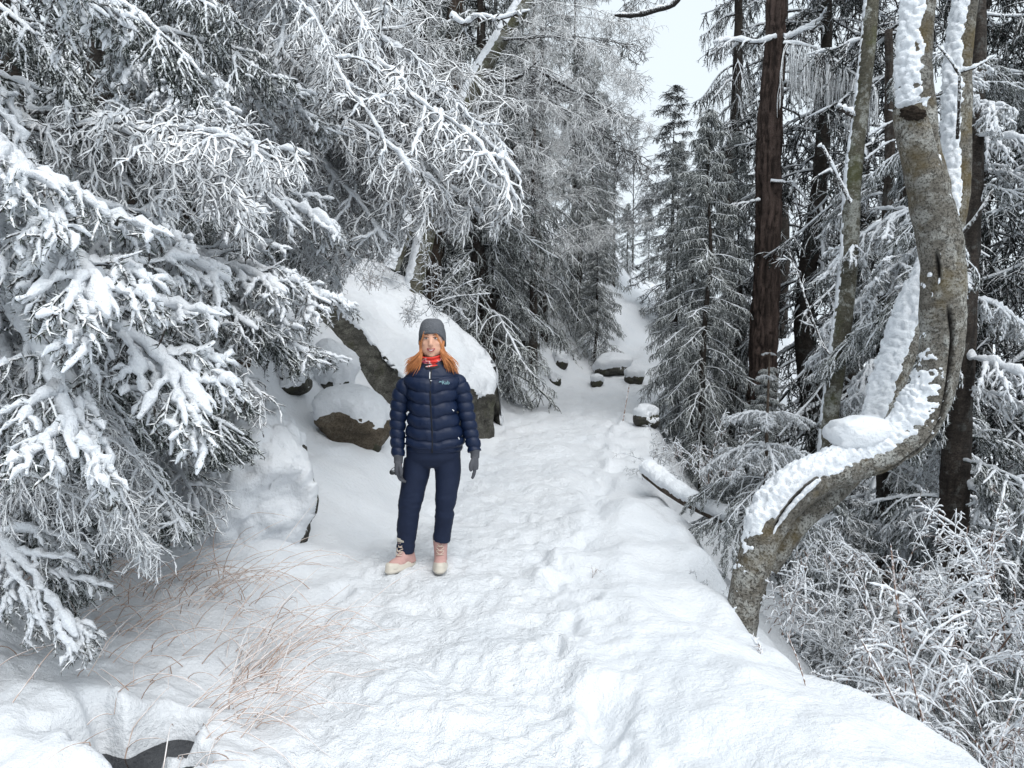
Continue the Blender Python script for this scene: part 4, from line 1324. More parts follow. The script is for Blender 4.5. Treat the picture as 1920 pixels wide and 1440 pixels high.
# rimed tangle at the feet of the leaning trunks
def shrub_mesh(seed, n, L, mat, spread=0.5, snow=0.8, thick=1.0, sub=9, third=4, grav=0.5):
    rng = np.random.default_rng(seed)
    az = rng.random(n) * 6.283
    inc = np.abs(rng.normal(0, spread, n)) + 0.1
    P = np.empty((n, 9, 3))
    p = np.stack([0.08 * rng.normal(size=n), 0.08 * rng.normal(size=n), np.full(n, -0.05)], -1)
    d = np.stack([np.sin(inc) * np.cos(az), np.sin(inc) * np.sin(az), np.cos(inc)], -1)
    l = L * (0.5 + 0.6 * rng.random(n))
    P[:, 0] = p
    for s in range(1, 9):
        d = unit(d + np.array([0, 0, -grav / 9]) + 0.09 * rng.normal(size=d.shape))
        p = p + d * (l / 8)[:, None]
        P[:, s] = p
    g = Geo()
    V, Q = tubes(P, radii(n, 9, 0.008 * thick, 0.005 * thick, rng, 0.15), 5)
    g.add(V, Q, 0)
    B, _, _ = sprout(P, sub, 0.2, 0.98, lambda t: 0.30 * L * (1.2 - 0.8 * t), 0.85, rng, False, grav, 0.26, 8)
    V, Q = tubes(B, radii(len(B), 8, 0.006 * thick, 0.0045 * thick, rng, 0.2), 4)
    g.add(V, Q, 0)
    C, _, _ = sprout(B, third, 0.2, 0.95, lambda t: 0.10 * L + 0 * t, 0.9, rng, False, grav, 0.3, 5)
    V, Q = tubes(C, radii(len(C), 5, 0.005 * thick, 0.0040 * thick, rng, 0.2), 3)
    g.add(V, Q, 0)
    if snow:
        snow_on(g, P, 0.011 * snow, 0.012 * snow, rng, 1, 5, 0.5, 0.0, 1.0, 3)
        snow_on(g, B, 0.0095 * snow, 0.009 * snow, rng, 1, 4, 0.55, 0.0, 0.85, 2)
        snow_on(g, C, 0.008 * snow, 0.007 * snow, rng, 1, 4, 0.55, 0.0, 0.6, 2)
    return g.mesh('twigs', [mat, M_SNOWT])
M_STALK = m_rime('rime_stalk', (0.20, 0.12, 0.085), (0.80, 0.81, 0.84), bias=0.12, slope=1.4)
M_BRAM = m_rime('bramble_stem', (0.15, 0.092, 0.068), (0.80, 0.82, 0.85), bias=-0.10, slope=1.0, ns=30.0)
SHR = [shrub_mesh(1, 8, 0.95, M_BRAM, 0.8, 0.72, 0.62, 8, 3, 1.2), shrub_mesh(2, 7, 0.9, M_BRAM, 0.5, 0.8, 0.65, 8, 3, 0.6), shrub_mesh(3, 11, 0.9, M_BRAM, 1.0, 0.68, 0.6, 8, 2, 1.6), shrub_mesh(4, 9, 1.0, M_RIME, 0.6, 0.6, 0.65, 8, 4, 0.8)]

def shrub(label, u, v, y, k, sc=1.0, rot=0.0, tilt=(0, 0), group=None):
    p = at(u, v, y)
    t = thing('shrub', label, 'shrub', tuple(p), group)
    obj('twigs', SHR[k], t, rot=(tilt[0], tilt[1], rot), scale=sc)
    return t
shrub('rimed shrub in front of the foot of the leaning trunks', 815, 565, 9.2, 3, 0.9, 0.3)
shrub('dark-stemmed rimed bush on the bank edge behind the person', 770, 610, 8.6, 1, 0.45, 1.0)
shrub('rimed bush at the top of the boulder slab', 690, 540, 9.6, 0, 0.6, 2.0)
shrub('rimed bush under the larch branches above the slab', 630, 510, 9.8, 2, 0.7, 2.6)
shrub('thin rimed twigs beside the path edge left of the rimed spruce', 1235, 880, 7.6, 3, 0.55, 1.0)
shrub('rimed tangle under the tall rimed spruce', 1330, 900, 7.4, 0, 0.8, 1.0)
shrub('rimed bush tucked against the left foot of the crooked trunk', 1325, 1170, 4.9, 3, 0.42, 0.4)
shrub('tall rimed shrub standing right of the foot of the crooked trunk', 1475, 1190, 4.3, 1, 0.62, 0.3, (0.0, 0.15))
shrub('rimed shrub behind the crooked trunk above the dark hollow', 1530, 1110, 5.6, 3, 0.8, 1.3)
shrub('snowy shrub arching over the dark hollow at the centre of the thicket', 1660, 1260, 4.3, 0, 0.85, 2.3, (-0.1, 0.2))
shrub('brown-stemmed snowy thicket bush right of the bare snow shoulder', 1700, 1360, 3.7, 2, 0.85, 0.0, (0.0, -0.3))
shrub('brown-stemmed snowy bush at the right edge, lower part of thicket', 1840, 1400, 3.6, 2, 0.9, 2.0, (0, 0.1))
shrub('white rimed bush at the right edge of the thicket', 1880, 1240, 4.2, 1, 0.9, 4.0, (0, -0.2))
shrub('rimed shrub with long twigs in the upper right of the thicket', 1790, 1180, 4.9, 3, 0.9, 5.0)
shrub('low snowy bush at the very corner of the view', 1890, 1480, 3.2, 0, 0.6, 0.8)
shrub('low snowy bush at the foot of the snow shoulder', 1640, 1420, 3.6, 3, 0.5, 3.8)
shrub('dense snowy bush in the middle of the thicket', 1760, 1290, 4.1, 2, 0.9, 3.0, (0, -0.2))
shrub('rimed bush behind the thicket under the dark trunk', 1690, 1130, 5.6, 0, 0.9, 0.5)
shrub('snow-flecked low bush right of the trunk foot', 1560, 1250, 4.5, 3, 0.6, 2.0)
shrub('snowy bush beside the dark trunk at the right', 1850, 1090, 5.6, 1, 0.9, 1.5)

spruce(1600, 6.3, 'dark_b', 'b', 'small dark spruce added for shade in the hollow behind the thicket', 0.20, 0.3, -0.1, wide=1.5)  # these five spruces are added as a dark backdrop for the thicket's shaded gaps
spruce(1745, 6.0, 'dark_a', 'b', 'small dark spruce added for shade behind the middle of the thicket', 0.20, 1.3, -0.2, wide=1.4)
spruce(1880, 5.6, 'dark_a', 'b', 'small dark spruce added for shade behind the right end of the thicket', 0.20, 2.3, -0.2, wide=1.4)
spruce(1800, 4.6, 'dark_b', 'b', 'low dark spruce added for shade inside the thicket at lower right', 0.12, 3.3, -0.1, wide=1.7)
spruce(1650, 5.0, 'dark_b', 'b', 'low dark spruce added for shade inside the thicket beside the crooked trunk', 0.13, 4.3, -0.1, wide=1.7)

# tall dry stalks standing on the shoulder
def stalk(label, pts, y, r=0.004, snow=1.0, sub=0, seed=0):
    P, _ = px_path([(u, v, 1) for u, v in pts], y)
    t = thing('dry_stalk', label, 'plant', tuple(P[0]), 'dry stalks along the snow shoulder')
    twig(t, 'stem', pts, y, r, r * 0.7, snow, M_STALK, sub, seed, 0.10, 0.5)
    return t
stalk('long dark stalk leaning left, rooted in the bare snow shoulder', [(1535, 1390), (1520, 1320), (1500, 1250), (1475, 1185)], 3.3, 0.004, 0.7)
stalk('tall straight rimed stalk reaching highest above the thicket', [(1755, 1440), (1715, 1290), (1685, 1150), (1670, 1020)], 3.5, 0.006, 1.2, 3, 2)
stalk('rimed stalk leaning left just below the tallest stalk', [(1735, 1440), (1690, 1340), (1650, 1260), (1615, 1200)], 3.4, 0.006, 1.2, 2, 3)
stalk('short pale stalk poking from the snow at the bottom of the shoulder', [(1597, 1415), (1605, 1385), (1613, 1360)], 3.1, 0.004, 0.5)
stalk('rimed stalk leaning right at the right edge of the thicket', [(1860, 1440), (1890, 1350), (1918, 1290)], 3.2, 0.005, 1.0)
stalk('frosty clump of stalks with a snow tuft on the shoulder', [(1452, 1310), (1440, 1265), (1428, 1220), (1422, 1205)], 3.8, 0.008, 1.5, 4, 6)
stalk('thin bare twig upright at the bottom left corner', [(60, 1412), (58, 1340), (62, 1262)], 2.9, 0.0035, 0.0)
stalk('thin upright twig beside the far path edge', [(1168, 790), (1174, 755), (1180, 722)], 10.5, 0.010, 0.3)
stalk('small dark twigs poking through the smooth snow shoulder', [(1108, 1092), (1112, 1080), (1120, 1066)], 4.85, 0.003, 0.0, 4, 8)

# ------------------------------------------------------------------ young spruces and right-hand boughs
def sapling():
    x, y = at(1438, 800, 6.2)[0], 6.2
    zt, zb = at(1440, 655, y)[2], at(1440, 1010, y)[2]
    t = thing('spruce_sapling', 'young snow-dusted spruce sapling with tiered twigs by the crooked trunk', 'tree', (x, y, zb))
    Ht = zt - zb
    obj('trunk', trunk_mesh('trunk', [(0, 0, -0.5), (0, 0, Ht * 0.5), (0.01, 0, Ht)], [0.022, 0.014, 0.006], M_BARKB, 40, 10, 0.1, 0, 71)[0], t)
    rng = np.random.default_rng(9)
    for f, n, L in [(0.98, 4, 0.07), (0.86, 4, 0.11), (0.66, 6, 0.36), (0.50, 7, 0.50), (0.32, 8, 0.62), (0.15, 8, 0.70)]:
        for i in range(n):
            a = 6.283 * (i + 0.5 * rng.random()) / n
            A = np.array([x, y, zb + Ht * f])
            place(HEAVY if f > 0.4 else FROST, rng.integers(0, 9), A, A + np.array([math.cos(a), math.sin(a), -0.18 - 0.25 * (f < 0.6)]) * L, t, 'bough', 1.0)
    return t
sapling()

T4 = near_spruce('spruce with a dark trunk and snow-clotted drooping boughs at the right edge', at(1790, 900, 7.0)[0], 7.0, 9.0, 0.16, 11)
rng = np.random.default_rng(15)
for i in range(60):
    z = 0.9 + 5.6 * i / 60
    a = 6.283 * rng.random()
    L = (1.75 - 0.14 * z) * (0.7 + 0.4 * rng.random())
    A = np.array([T4.location[0], T4.location[1], T4.location[2] + z + 0.4])
    place(FROST if i % 3 else HEAVY, i, A, A + np.array([math.cos(a) * L, math.sin(a) * L, -0.45 * L - 0.1 * rng.random()]), T4, 'bough')
T5 = near_spruce('half-hidden spruce with snow-clotted twigs between slim and crooked trunk', at(1660, 600, 8.8)[0], 8.8, 7.5, 0.12, 12)
for i in range(40):
    z = 0.8 + 5.0 * i / 40
    a = 6.283 * rng.random()
    L = (1.35 - 0.12 * z) * (0.7 + 0.4 * rng.random())
    A = np.array([T5.location[0], T5.location[1], T5.location[2] + z + 0.4])
    place(FROST if i % 3 else HEAVY, i + 2, A, A + np.array([math.cos(a) * L, math.sin(a) * L, -0.5 * L]), T5, 'bough')

# ------------------------------------------------------------------ dry grass on the near bank
def dry_grass():
    rng = np.random.default_rng(8)
    m = m_rime('dry_grass_blade', (0.48, 0.335, 0.265), (0.80, 0.78, 0.78), bias=-0.02, slope=1.2, ns=20.0)
    roots, leans, lens = [], [], []
    # (centre px, how many, spread m, lean direction, blade length)
    for (u, v, n, sp, az, ln) in [(400, 1110, 46, 0.13, -0.3, 0.55), (480, 1260, 54, 0.09, 0.3, 0.50), (420, 1340, 32, 0.10, 0.2, 0.40), (280, 1110, 40, 0.28, -0.6, 0.65),
                                  (130, 1110, 44, 0.24, -0.6, 0.60), (340, 1190, 30, 0.28, -0.4, 0.60), (280, 1290, 16, 0.22, -0.3, 0.50), (130, 1200, 18, 0.18, -0.4, 0.40),
                                  (540, 1200, 8, 0.12, 0.1, 0.55), (350, 1430, 8, 0.08, 0.3, 0.40), (240, 1400, 14, 0.09, 0.0, 0.20)]:
        c = hit(u, v)
        x = c[0] + sp * rng.normal(size=n)
        y = c[1] + sp * rng.normal(size=n)
        roots.append(np.stack([x, y, H(x, y) - 0.01], -1))
        a = az + 0.9 * rng.normal(size=n)
        leans.append(np.stack([np.cos(a), np.sin(a), np.full(n, 0.9) + 0.5 * rng.random(n)], -1))
        lens.append(ln * (0.5 + 0.8 * rng.random(n)))
    p = np.concatenate(roots)
    d = unit(np.concatenate(leans))
    l = np.concatenate(lens)
    out = np.empty((len(p), 9, 3))
    out[:, 0] = p
    cur = np.array([0, 0, -0.22]) * (0.2 + 0.9 * rng.random((len(p), 1)))
    for s in range(1, 9):
        d = unit(d + cur + 0.05 * rng.normal(size=d.shape))
        p = p + d * (l / 8)[:, None]
        gz = H(p[:, 0], p[:, 1]) + 0.006
        p[:, 2] = np.maximum(p[:, 2], gz)
        out[:, s] = p
    g = Geo()
    V, Q = tubes(out, radii(len(out), 9, 0.0026, 0.0012, rng, 0.1), 4)
    g.add(V, Q, 0)
    o = obj('dry_grass', g.mesh('dry_grass', [m]))
    tag(o, 'russet dry grass bent over the snow below the near boughs', 'grass', None, 'stuff')
dry_grass()

# ------------------------------------------------------------------ the person
PU, PV = 803.0, 1068.0
PY = float(hit(PU, PV)[1])                     # where her feet stand on the snow
K = PY / FPX                                   # metres per photo pixel at the person
PX = (PU - 960) * K
PB = np.array([PX, PY, float(hit(PU, PV)[2])])
def pl(u, v, y=0.0):
    """photo pixel on the person -> local coordinates (x right, y away, z up)"""
    return np.array([(u - PU) * K, y, (PV - v) * K])

def loft(rings, k=48, close=True):
    """rings: (centre, xvec, yvec, exponent) -> Geo arrays"""
    th = np.arange(k) * 2 * np.pi / k
    V = []
    for c, xv, yv, e in rings:
        cs, sn = np.cos(th), np.sin(th)
        cs = np.sign(cs) * np.abs(cs) ** (2 / e)
        sn = np.sign(sn) * np.abs(sn) ** (2 / e)
        V.append(np.asarray(c)[None] + cs[:, None] * np.asarray(xv)[None] + sn[:, None] * np.asarray(yv)[None])
    return np.array(V)

def add_grid(g, V, mat=0, caps=True):
    n, k, _ = V.shape
    g.add(V, grid_faces(n, k), mat)
    if caps:
        b0 = g.n - n * k
        for row, flip in ((0, True), (n - 1, False)):
            i0 = g.n
            g.add(V[row].mean(0)[None], np.zeros((0, 3), int), mat)
            r = b0 + row * k + np.arange(k)
            nx = np.roll(r, -1)
            tri = np.stack([nx, r, np.full(k, i0)] if flip else [r, nx, np.full(k, i0)], -1)
            g.F.append((tri, mat))

def ell(c, s, n=24, k=32):
    phi = np.linspace(-np.pi / 2 + 0.02, np.pi / 2 - 0.02, n)[:, None]
    th = (np.arange(k) * 2 * np.pi / k)[None]
    return np.asarray(c) + np.stack([np.cos(phi) * np.cos(th), np.cos(phi) * np.sin(th), np.sin(phi) + 0 * th], -1) * np.asarray(s)

def limb(pts, r, n=30, k=20):
    V, N, tuv, C, R_ = sweep(pts, r, n, k)
    return V

def remesh(g, name, mats, vox, smooth=4):
    """join overlapping closed shapes into one continuous skin"""
    o = bpy.data.objects.new('tmp', g.mesh('tmp', mats))
    COL.objects.link(o)
    m = o.modifiers.new('r', 'REMESH')
    m.mode = 'VOXEL'
    m.voxel_size = vox
    m.use_smooth_shade = True
    s = o.modifiers.new('s', 'SMOOTH')
    s.factor = 0.5
    s.iterations = smooth
    dg = bpy.context.evaluated_depsgraph_get()
    me = bpy.data.meshes.new_from_object(o.evaluated_get(dg), depsgraph=dg)
    me.name = name
    old = o.data
    bpy.data.objects.remove(o)
    bpy.data.meshes.remove(old)
    me.materials.clear()
    for q in mats:
        me.materials.append(q)
    return me

def build_person():
    M_SKIN = m_plain('skin', (0.70, 0.40, 0.285), 0.6, 0.25, 0.06, 30)
    M_JAC = m_plain('navy_down_jacket', (0.0040, 0.012, 0.040), 0.50, 0.3, 0.15, 9, 0.25, 60, 0.006)
    M_TRO = m_plain('navy_trousers', (0.008, 0.015, 0.040), 0.75, 0.3, 0.15, 14, 0.35, 25, 0.008)
    M_BLK = m_plain('black_trim', (0.008, 0.009, 0.014), 0.6, 0.3)
    M_HAT = m_plain('grey_knit', (0.12, 0.126, 0.14), 0.95, 0.1, 0.35, 90, 0.9, 130, 0.006)
    M_HAIR = m_plain('ginger_hair', (0.50, 0.20, 0.075), 0.5, 0.35, 0.45, 22)
    M_GLV = m_plain('grey_gloves', (0.085, 0.088, 0.10), 0.9, 0.2, 0.2, 60, 0.4, 200, 0.002)
    M_PNK = m_plain('pink_suede', (0.50, 0.31, 0.285), 0.9, 0.15, 0.12, 30, 0.3, 150, 0.002)
    M_CRM = m_plain('cream_rubber', (0.56, 0.52, 0.45), 0.45, 0.4, 0.08, 20)
    M_LACE = m_plain('pale_lace', (0.60, 0.50, 0.42), 0.8, 0.2)
    M_WHT = m_plain('white_trim', (0.75, 0.76, 0.78), 0.5, 0.4)
    M_LIP = m_plain('lips', (0.40, 0.10, 0.10), 0.4, 0.4)
    M_EYE = m_plain('eye_white', (0.48, 0.45, 0.43), 0.3, 0.4)
    M_TEE = m_plain('teeth', (0.66, 0.63, 0.60), 0.3, 0.4)
    M_IRIS = m_plain('iris', (0.05, 0.06, 0.07), 0.2, 0.5)
    M_BROW = m_plain('eyebrow', (0.20, 0.08, 0.04), 0.8, 0.2)
    M_LOGO = m_plain('pale_cyan_print', (0.22, 0.38, 0.42), 0.6, 0.3)
    # neck gaiter: red with white and navy sweeps
    M_GAI, t, b = new_mat('patterned_gaiter')
    n = noise_n(t, 13.0, 2)
    t.links.new(ramp(t, n, [(0.0, (0.60, 0.03, 0.025)), (0.56, (0.66, 0.045, 0.03)), (0.60, (0.75, 0.62, 0.60)), (0.64, (0.60, 0.05, 0.04)), (0.70, (0.02, 0.03, 0.09))]), b.inputs['Base Color'])
    b.inputs['Roughness'].default_value = 0.8

    hx = (811 - PU) * K
    LL = [pl(779, 868, 0.01), pl(765, 945, 0.0), pl(757.5, 1000, 0.015), pl(754, 1034, 0.015)]
    RL = [pl(838, 868, 0.01), pl(834, 945, 0.0), pl(829, 985, 0.035), pl(825, 1022, 0.05)]
    SL = [pl(767, 706, 0.01), pl(752, 724, 0.01), pl(745.5, 755, 0.0), pl(743, 790, -0.01), pl(743.5, 818, -0.03), pl(746, 842, -0.05)]
    SR = [pl(858, 704, 0.01), pl(868, 724, 0.01), pl(877, 764, 0.0), pl(884, 795, -0.01), pl(889.5, 815, -0.03), pl(893, 832, -0.05)]
    # --- body: one continuous skin
    g = Geo()
    hc = np.array([hx, -0.005, 1.568])
    add_grid(g, ell(hc, (0.078, 0.092, 0.122)))
    add_grid(g, ell(hc + [0, -0.022, -0.060], (0.072, 0.066, 0.072)))            # jaw and cheeks
    add_grid(g, ell(hc + [0, -0.058, -0.108], (0.026, 0.024, 0.022)))            # chin
    for s in (-1, 1):
        add_grid(g, ell(hc + [s * 0.036, -0.062, -0.030], (0.024, 0.022, 0.022)))  # cheeks
        add_grid(g, ell(hc + [s * 0.076, 0.0, -0.010], (0.010, 0.020, 0.030)))     # ears
        add_grid(g, ell(hc + [s * 0.028, -0.080, 0.022], (0.024, 0.012, 0.008)))   # brow
    add_grid(g, limb([hc + [0, -0.084, 0.012], hc + [0, -0.096, -0.016], hc + [0, -0.104, -0.036]], [0.009, 0.011, 0.013], 12, 14))
    add_grid(g, ell(hc + [0, -0.100, -0.040], (0.018, 0.014, 0.010)))            # nose tip and wings
    add_grid(g, limb([(hx, 0.012, 1.33), (hx, 0.008, 1.42), (hx, 0.0, 1.50)], [0.062, 0.055, 0.052]))
    add_grid(g, loft([((hx, 0.02, z), (a, 0, 0), (0, bb, 0), 2.3) for z, a, bb in ((0.74, 0.12, 0.085), (0.85, 0.15, 0.100), (1.0, 0.14, 0.10), (1.18, 0.15, 0.11), (1.30, 0.165, 0.095), (1.36, 0.10, 0.07))], 32))
    for L_ in (LL, RL):
        add_grid(g, limb(L_ + [L_[-1] + [0, 0.0, -0.05]], [0.060, 0.042, 0.038, 0.032, 0.030]))
        add_grid(g, ell(L_[-1] + [0, 0.0, -0.06], (0.024, 0.045, 0.020)))
    for S_ in (SL, SR):
        add_grid(g, limb([S_[0] + [0, 0, -0.02]] + S_[1:], [0.05, 0.046, 0.04, 0.036, 0.032, 0.028]))
        add_grid(g, ell(S_[-1] + [0, -0.01, -0.05], (0.026, 0.020, 0.045)))
    body = obj('person', remesh(g, 'person', [M_SKIN], 0.0075, 2), None, tuple(PB))
    tag(body, 'smiling red-haired person in navy down jacket and pink boots standing on the path', 'person')

    # --- face details
    for s in (-1, 1):
        g = Geo()
        add_grid(g, ell(hc + [s * 0.030, -0.081, 0.002], (0.0145, 0.011, 0.0065), 12, 18), 0)
        e = obj('eye', g.mesh('eye', [M_EYE]), body)
        g = Geo()
        add_grid(g, ell(hc + [s * 0.030, -0.089, 0.002], (0.0062, 0.004, 0.0056), 10, 14), 0)
        obj('iris', g.mesh('iris', [M_IRIS]), e)
        g = Geo()
        add_grid(g, limb([hc + [s * 0.012, -0.0895, 0.0095 - 0.003], hc + [s * 0.030, -0.0905, 0.0095], hc + [s * 0.047, -0.083, 0.004]], [0.0016, 0.0026, 0.0012], 12, 8))
        obj('upper_lash', g.mesh('upper_lash', [M_BROW]), e)
        g = Geo()
        add_grid(g, limb([hc + [s * 0.014, -0.0925, 0.022], hc + [s * 0.032, -0.0905, 0.026], hc + [s * 0.052, -0.077, 0.020]], [0.0026, 0.0034, 0.0014], 12, 8))
        obj('eyebrow', g.mesh('eyebrow', [M_BROW]), body)
    mz = 1.494 - hc[2]
    a = np.linspace(-1, 1, 9)
    up = [hc + [0.031 * q, -0.0925 + 0.018 * q * q, mz + 0.004 + 0.009 * q * q - 0.002 * (abs(q) < 0.15)] for q in a]
    dn = [hc + [0.031 * q, -0.0915 + 0.018 * q * q, mz - 0.009 + 0.022 * q * q] for q in a]
    g = Geo()
    add_grid(g, limb(up, [0.002] + [0.0032] * 7 + [0.002], 24, 10))
    add_grid(g, limb(dn, [0.002] + [0.0038] * 7 + [0.002], 24, 10))
    lips = obj('lips', g.mesh('lips', [M_LIP]), body)
    g = Geo()
    add_grid(g, loft([(hc + [0.025 * q, -0.0915 + 0.017 * q * q, mz - 0.002 + 0.015 * q * q], (0.0, 0.004, 0), (0, 0, 0.0058 * (1.02 - q * q)), 2.0) for q in np.linspace(-1, 1, 15)], 10))
    obj('teeth', g.mesh('teeth', [M_TEE]), lips)

    # --- hat
    g = Geo()
    rings = []
    for s in np.linspace(0, 1, 26):
        z = hc[2] + 0.037 + 0.097 * math.sin(s * math.pi / 2)
        r = math.cos(s * math.pi / 2) ** 0.62 if s < 0.995 else 0.03
        rr = 0.5 + 0.5 * math.cos(s * 26)
        rings.append(((hx, 0.004, z), ((0.091 + 0.0012 * rr) * r, 0, 0), (0, (0.107 + 0.0012 * rr) * r, 0), 2.2))
    V = loft(rings, 72)
    lowb = np.clip((V[..., 1] + 0.06) / 0.12, 0, 1)                       # sits lower behind and over the ears
    edge = np.linspace(1, 0, 26)[:, None] ** 3
    side = np.clip(np.abs(V[..., 0] - hx) / 0.09, 0, 1) ** 3
    V[..., 2] -= edge * (0.060 * lowb + 0.045 * side)
    V += 0.0025 * fbm(V, 40, 3, 2)[..., None]
    add_grid(g, V, 0, True)
    hat = obj('hat', g.mesh('hat', [M_HAT]), body)

    # --- hair
    rng = np.random.default_rng(3)
    P = []
    for s in (-1, 1):
        for i in range(260):
            f = rng.random()
            x0 = hx + s * (0.074 + 0.013 * rng.random())
            y0 = -0.030 + 0.10 * f
            out_ = 0.010 + 0.085 * rng.random()
            fw = -0.05 - 0.035 * rng.random()
            zb = 1.330 + 0.075 * rng.random() ** 1.4
            ph = rng.random() * 6.28
            q = np.linspace(0, 1, 11)
            px_ = x0 - s * 0.012 * np.sin(q * 3.14) + s * (out_ * sstep(0.35, 1.0, q) * (0.5 + 0.5 * q) + 0.013 * np.sin(7 * q + ph * 0.5 + s) * q)
            py_ = y0 + fw * q + 0.008 * np.cos(5 * q + ph * 0.4) * q
            pz_ = 1.574 + (zb - 1.574) * q + 0.010 * np.sin(9 * q + ph) * q
            P.append(np.stack([px_, py_, pz_], -1))
    for i in range(46):                                       # fringe swept over the temple
        q = np.linspace(0, 1, 11)
        o_ = 0.018 * rng.random()
        P.append(np.stack([hx + 0.010 + 0.065 * q + 0.3 * o_, -0.090 + 0.05 * q ** 2 - 0.010 * np.sin(3.1 * q), 1.612 - 0.03 * q - 0.10 * q ** 2 + o_ * (1 - q) - 0.02 * (i % 5) / 5 * q], -1))
    for i in range(30):
        q = np.linspace(0, 1, 11)
        o_ = 0.014 * rng.random()
        P.append(np.stack([hx - 0.030 - 0.046 * q - 0.3 * o_, -0.089 + 0.05 * q ** 2 - 0.008 * np.sin(3.1 * q), 1.612 - 0.015 * q - 0.13 * q ** 2 + o_ * (1 - q)], -1))
    P = np.array(P)
    g = Geo()
    R_ = 0.0065 * np.ones((len(P), 11)) * np.array([0.8, 1, 1.1, 1.1, 1.1, 1.1, 1.05, 1, 0.85, 0.6, 0.15])
    R_[:520] *= 0.38 + 0.40 * rng.random((520, 1))
    R_[520:] *= 0.34
    V, Q = tubes(P, R_, 5, R_ * 0.6)
    g.add(V, Q)
    hair = obj('hair', g.mesh('hair', [M_HAIR]), body)
    hair['kind'] = 'stuff'

    # --- gaiter
    g = Geo()
    rings = [((hx, -0.005 - 0.01 * s, 1.356 + 0.122 * s), (0.084 - 0.016 * s + 0.006 * math.sin(s * 21), 0, 0), (0, 0.086 - 0.012 * s + 0.006 * math.sin(s * 21 + 1), 0), 2.1) for s in np.linspace(0, 1, 26)]
    V = loft(rings, 64)
    V[..., 2] -= 0.030 * np.clip(-V[..., 1] / 0.085, 0, 1) * np.linspace(0, 1, 26)[:, None] - 0.25 * 0.03 * (V[..., 0] - hx) / 0.08
    V += 0.006 * fbm(V, 16, 3, 6)[..., None]
    add_grid(g, V, 0, False)
    obj('neck_gaiter', g.mesh('neck_gaiter', [M_GAI]), body)
    g = Geo()
    add_grid(g, loft([(pl(809 + 7 * q, 692 + 3 * (1 - abs(q)) ** 1.0, -0.112 + 0.02 * abs(q)), (0.005, 0, 0), (0, 0.004, 0.010 * (1.1 - abs(q))), 2) for q in np.linspace(-1, 1, 9)], 12))
    obj('inner_collar', g.mesh('inner_collar', [M_WHT]), body)

    # --- jacket: torso with chevron baffles
    zt = [0.815, 0.83, 0.90, 0.97, 1.05, 1.13, 1.21, 1.28, 1.325, 1.355, 1.378, 1.40, 1.415]
    at_ = [0.184, 0.190, 0.186, 0.172, 0.158, 0.152, 0.158, 0.176, 0.178, 0.150, 0.118, 0.094, 0.086]
    bt_ = [0.130, 0.138, 0.140, 0.142, 0.142, 0.142, 0.142, 0.132, 0.118, 0.104, 0.094, 0.090, 0.086]
    ct_ = [0.036, 0.036, 0.038, 0.036, 0.032, 0.028, 0.026, 0.027, 0.028, 0.029, 0.029, 0.029, 0.029]
    seams = [0.826, 0.884, 0.963, 1.044, 1.129, 1.208, 1.297, 1.40, 1.50]
    nz, k = 170, 104
    zz = np.linspace(0.815, 1.415, nz)
    th = np.arange(k) * 2 * np.pi / k
    cs = np.sign(np.cos(th)) * np.abs(np.cos(th)) ** (2 / 2.35)
    sn = np.sign(np.sin(th)) * np.abs(np.sin(th)) ** (2 / 2.35)
    A_, B_, C_ = np.interp(zz, zt, at_), np.interp(zz, zt, bt_), np.interp(zz, zt, ct_)
    from_c = np.abs(cs)[None]
    zeff = zz[:, None] - 0.030 * from_c + 0.004 * np.sin(cs * 9)[None]
    pf = np.zeros((nz, k))
    for a, b2 in zip(seams[:-1], seams[1:]):
        f = np.clip((zeff - a) / (b2 - a), 0, 1)
        inn = (zeff >= a) & (zeff < b2)
        pf = np.where(inn, np.sin(np.pi * f) ** 0.55, pf)
    pf = pf * np.where(zz[:, None] > 1.31, 0.45, 1.0)
    front = np.clip(-sn, 0, 1)[None]
    zipm = np.exp(-((cs[None] * A_[:, None]) / 0.010) ** 2) * (front > 0.5)
    puff = 0.019 * pf * (1 - zipm) + 0.004 * zipm
    wr = 0.004 * fbm(np.stack([np.broadcast_to(cs[None] * 0.2, (nz, k)), np.broadcast_to(sn[None] * 0.14, (nz, k)), zz[:, None] + 0 * cs[None]], -1), 22, 3, 9) * 1.3
    X = C_[:, None] + cs[None] * (A_[:, None] + puff + wr)
    Y = 0.010 + sn[None] * (B_[:, None] + puff + wr)
    Zc = np.broadcast_to(zz[:, None], X.shape) - 0.012 * (zz[:, None] < 0.84) * from_c * 0
    g = Geo()
    add_grid(g, np.stack([X, Y, Zc], -1), 0, False)
    jac = obj('jacket', g.mesh('jacket', [M_JAC]), body)
    # stand-up collar, lying open
    g = Geo()
    rings = [((hx, 0.004, 1.385 + 0.055 * s), (0.093 + 0.012 * math.sin(s * math.pi), 0, 0), (0, 0.090 + 0.012 * math.sin(s * math.pi), 0), 2.2) for s in np.linspace(0, 1, 14)]
    V = loft(rings, 60)
    V[..., 2] -= 0.045 * np.clip(-V[..., 1] / 0.09, 0, 1) ** 1.5 + 0.01 * fbm(V, 20, 2, 3)
    add_grid(g, V, 0, False)
    obj('collar', g.mesh('collar', [M_BLK]), jac)
    # zip, pull, cord tag, logo, pocket pulls
    g = Geo()
    V = np.array([[[0.028 + (0.011 if zc > 1.1 else 0.0) * 0 + dx, -(np.interp(zc, zt, bt_) + 0.0045) - 0.010 * 0 + 0.010 - dy, zc] for dx, dy in ((-0.006, 0.0), (-0.004, 0.003), (0.004, 0.003), (0.006, 0.0))] for zc in np.linspace(0.818, 1.385, 80)])
    V[..., 0] += (np.interp(V[..., 2], zt, ct_) - 0.028)
    idx = np.arange(80 * 4).reshape(80, 4)
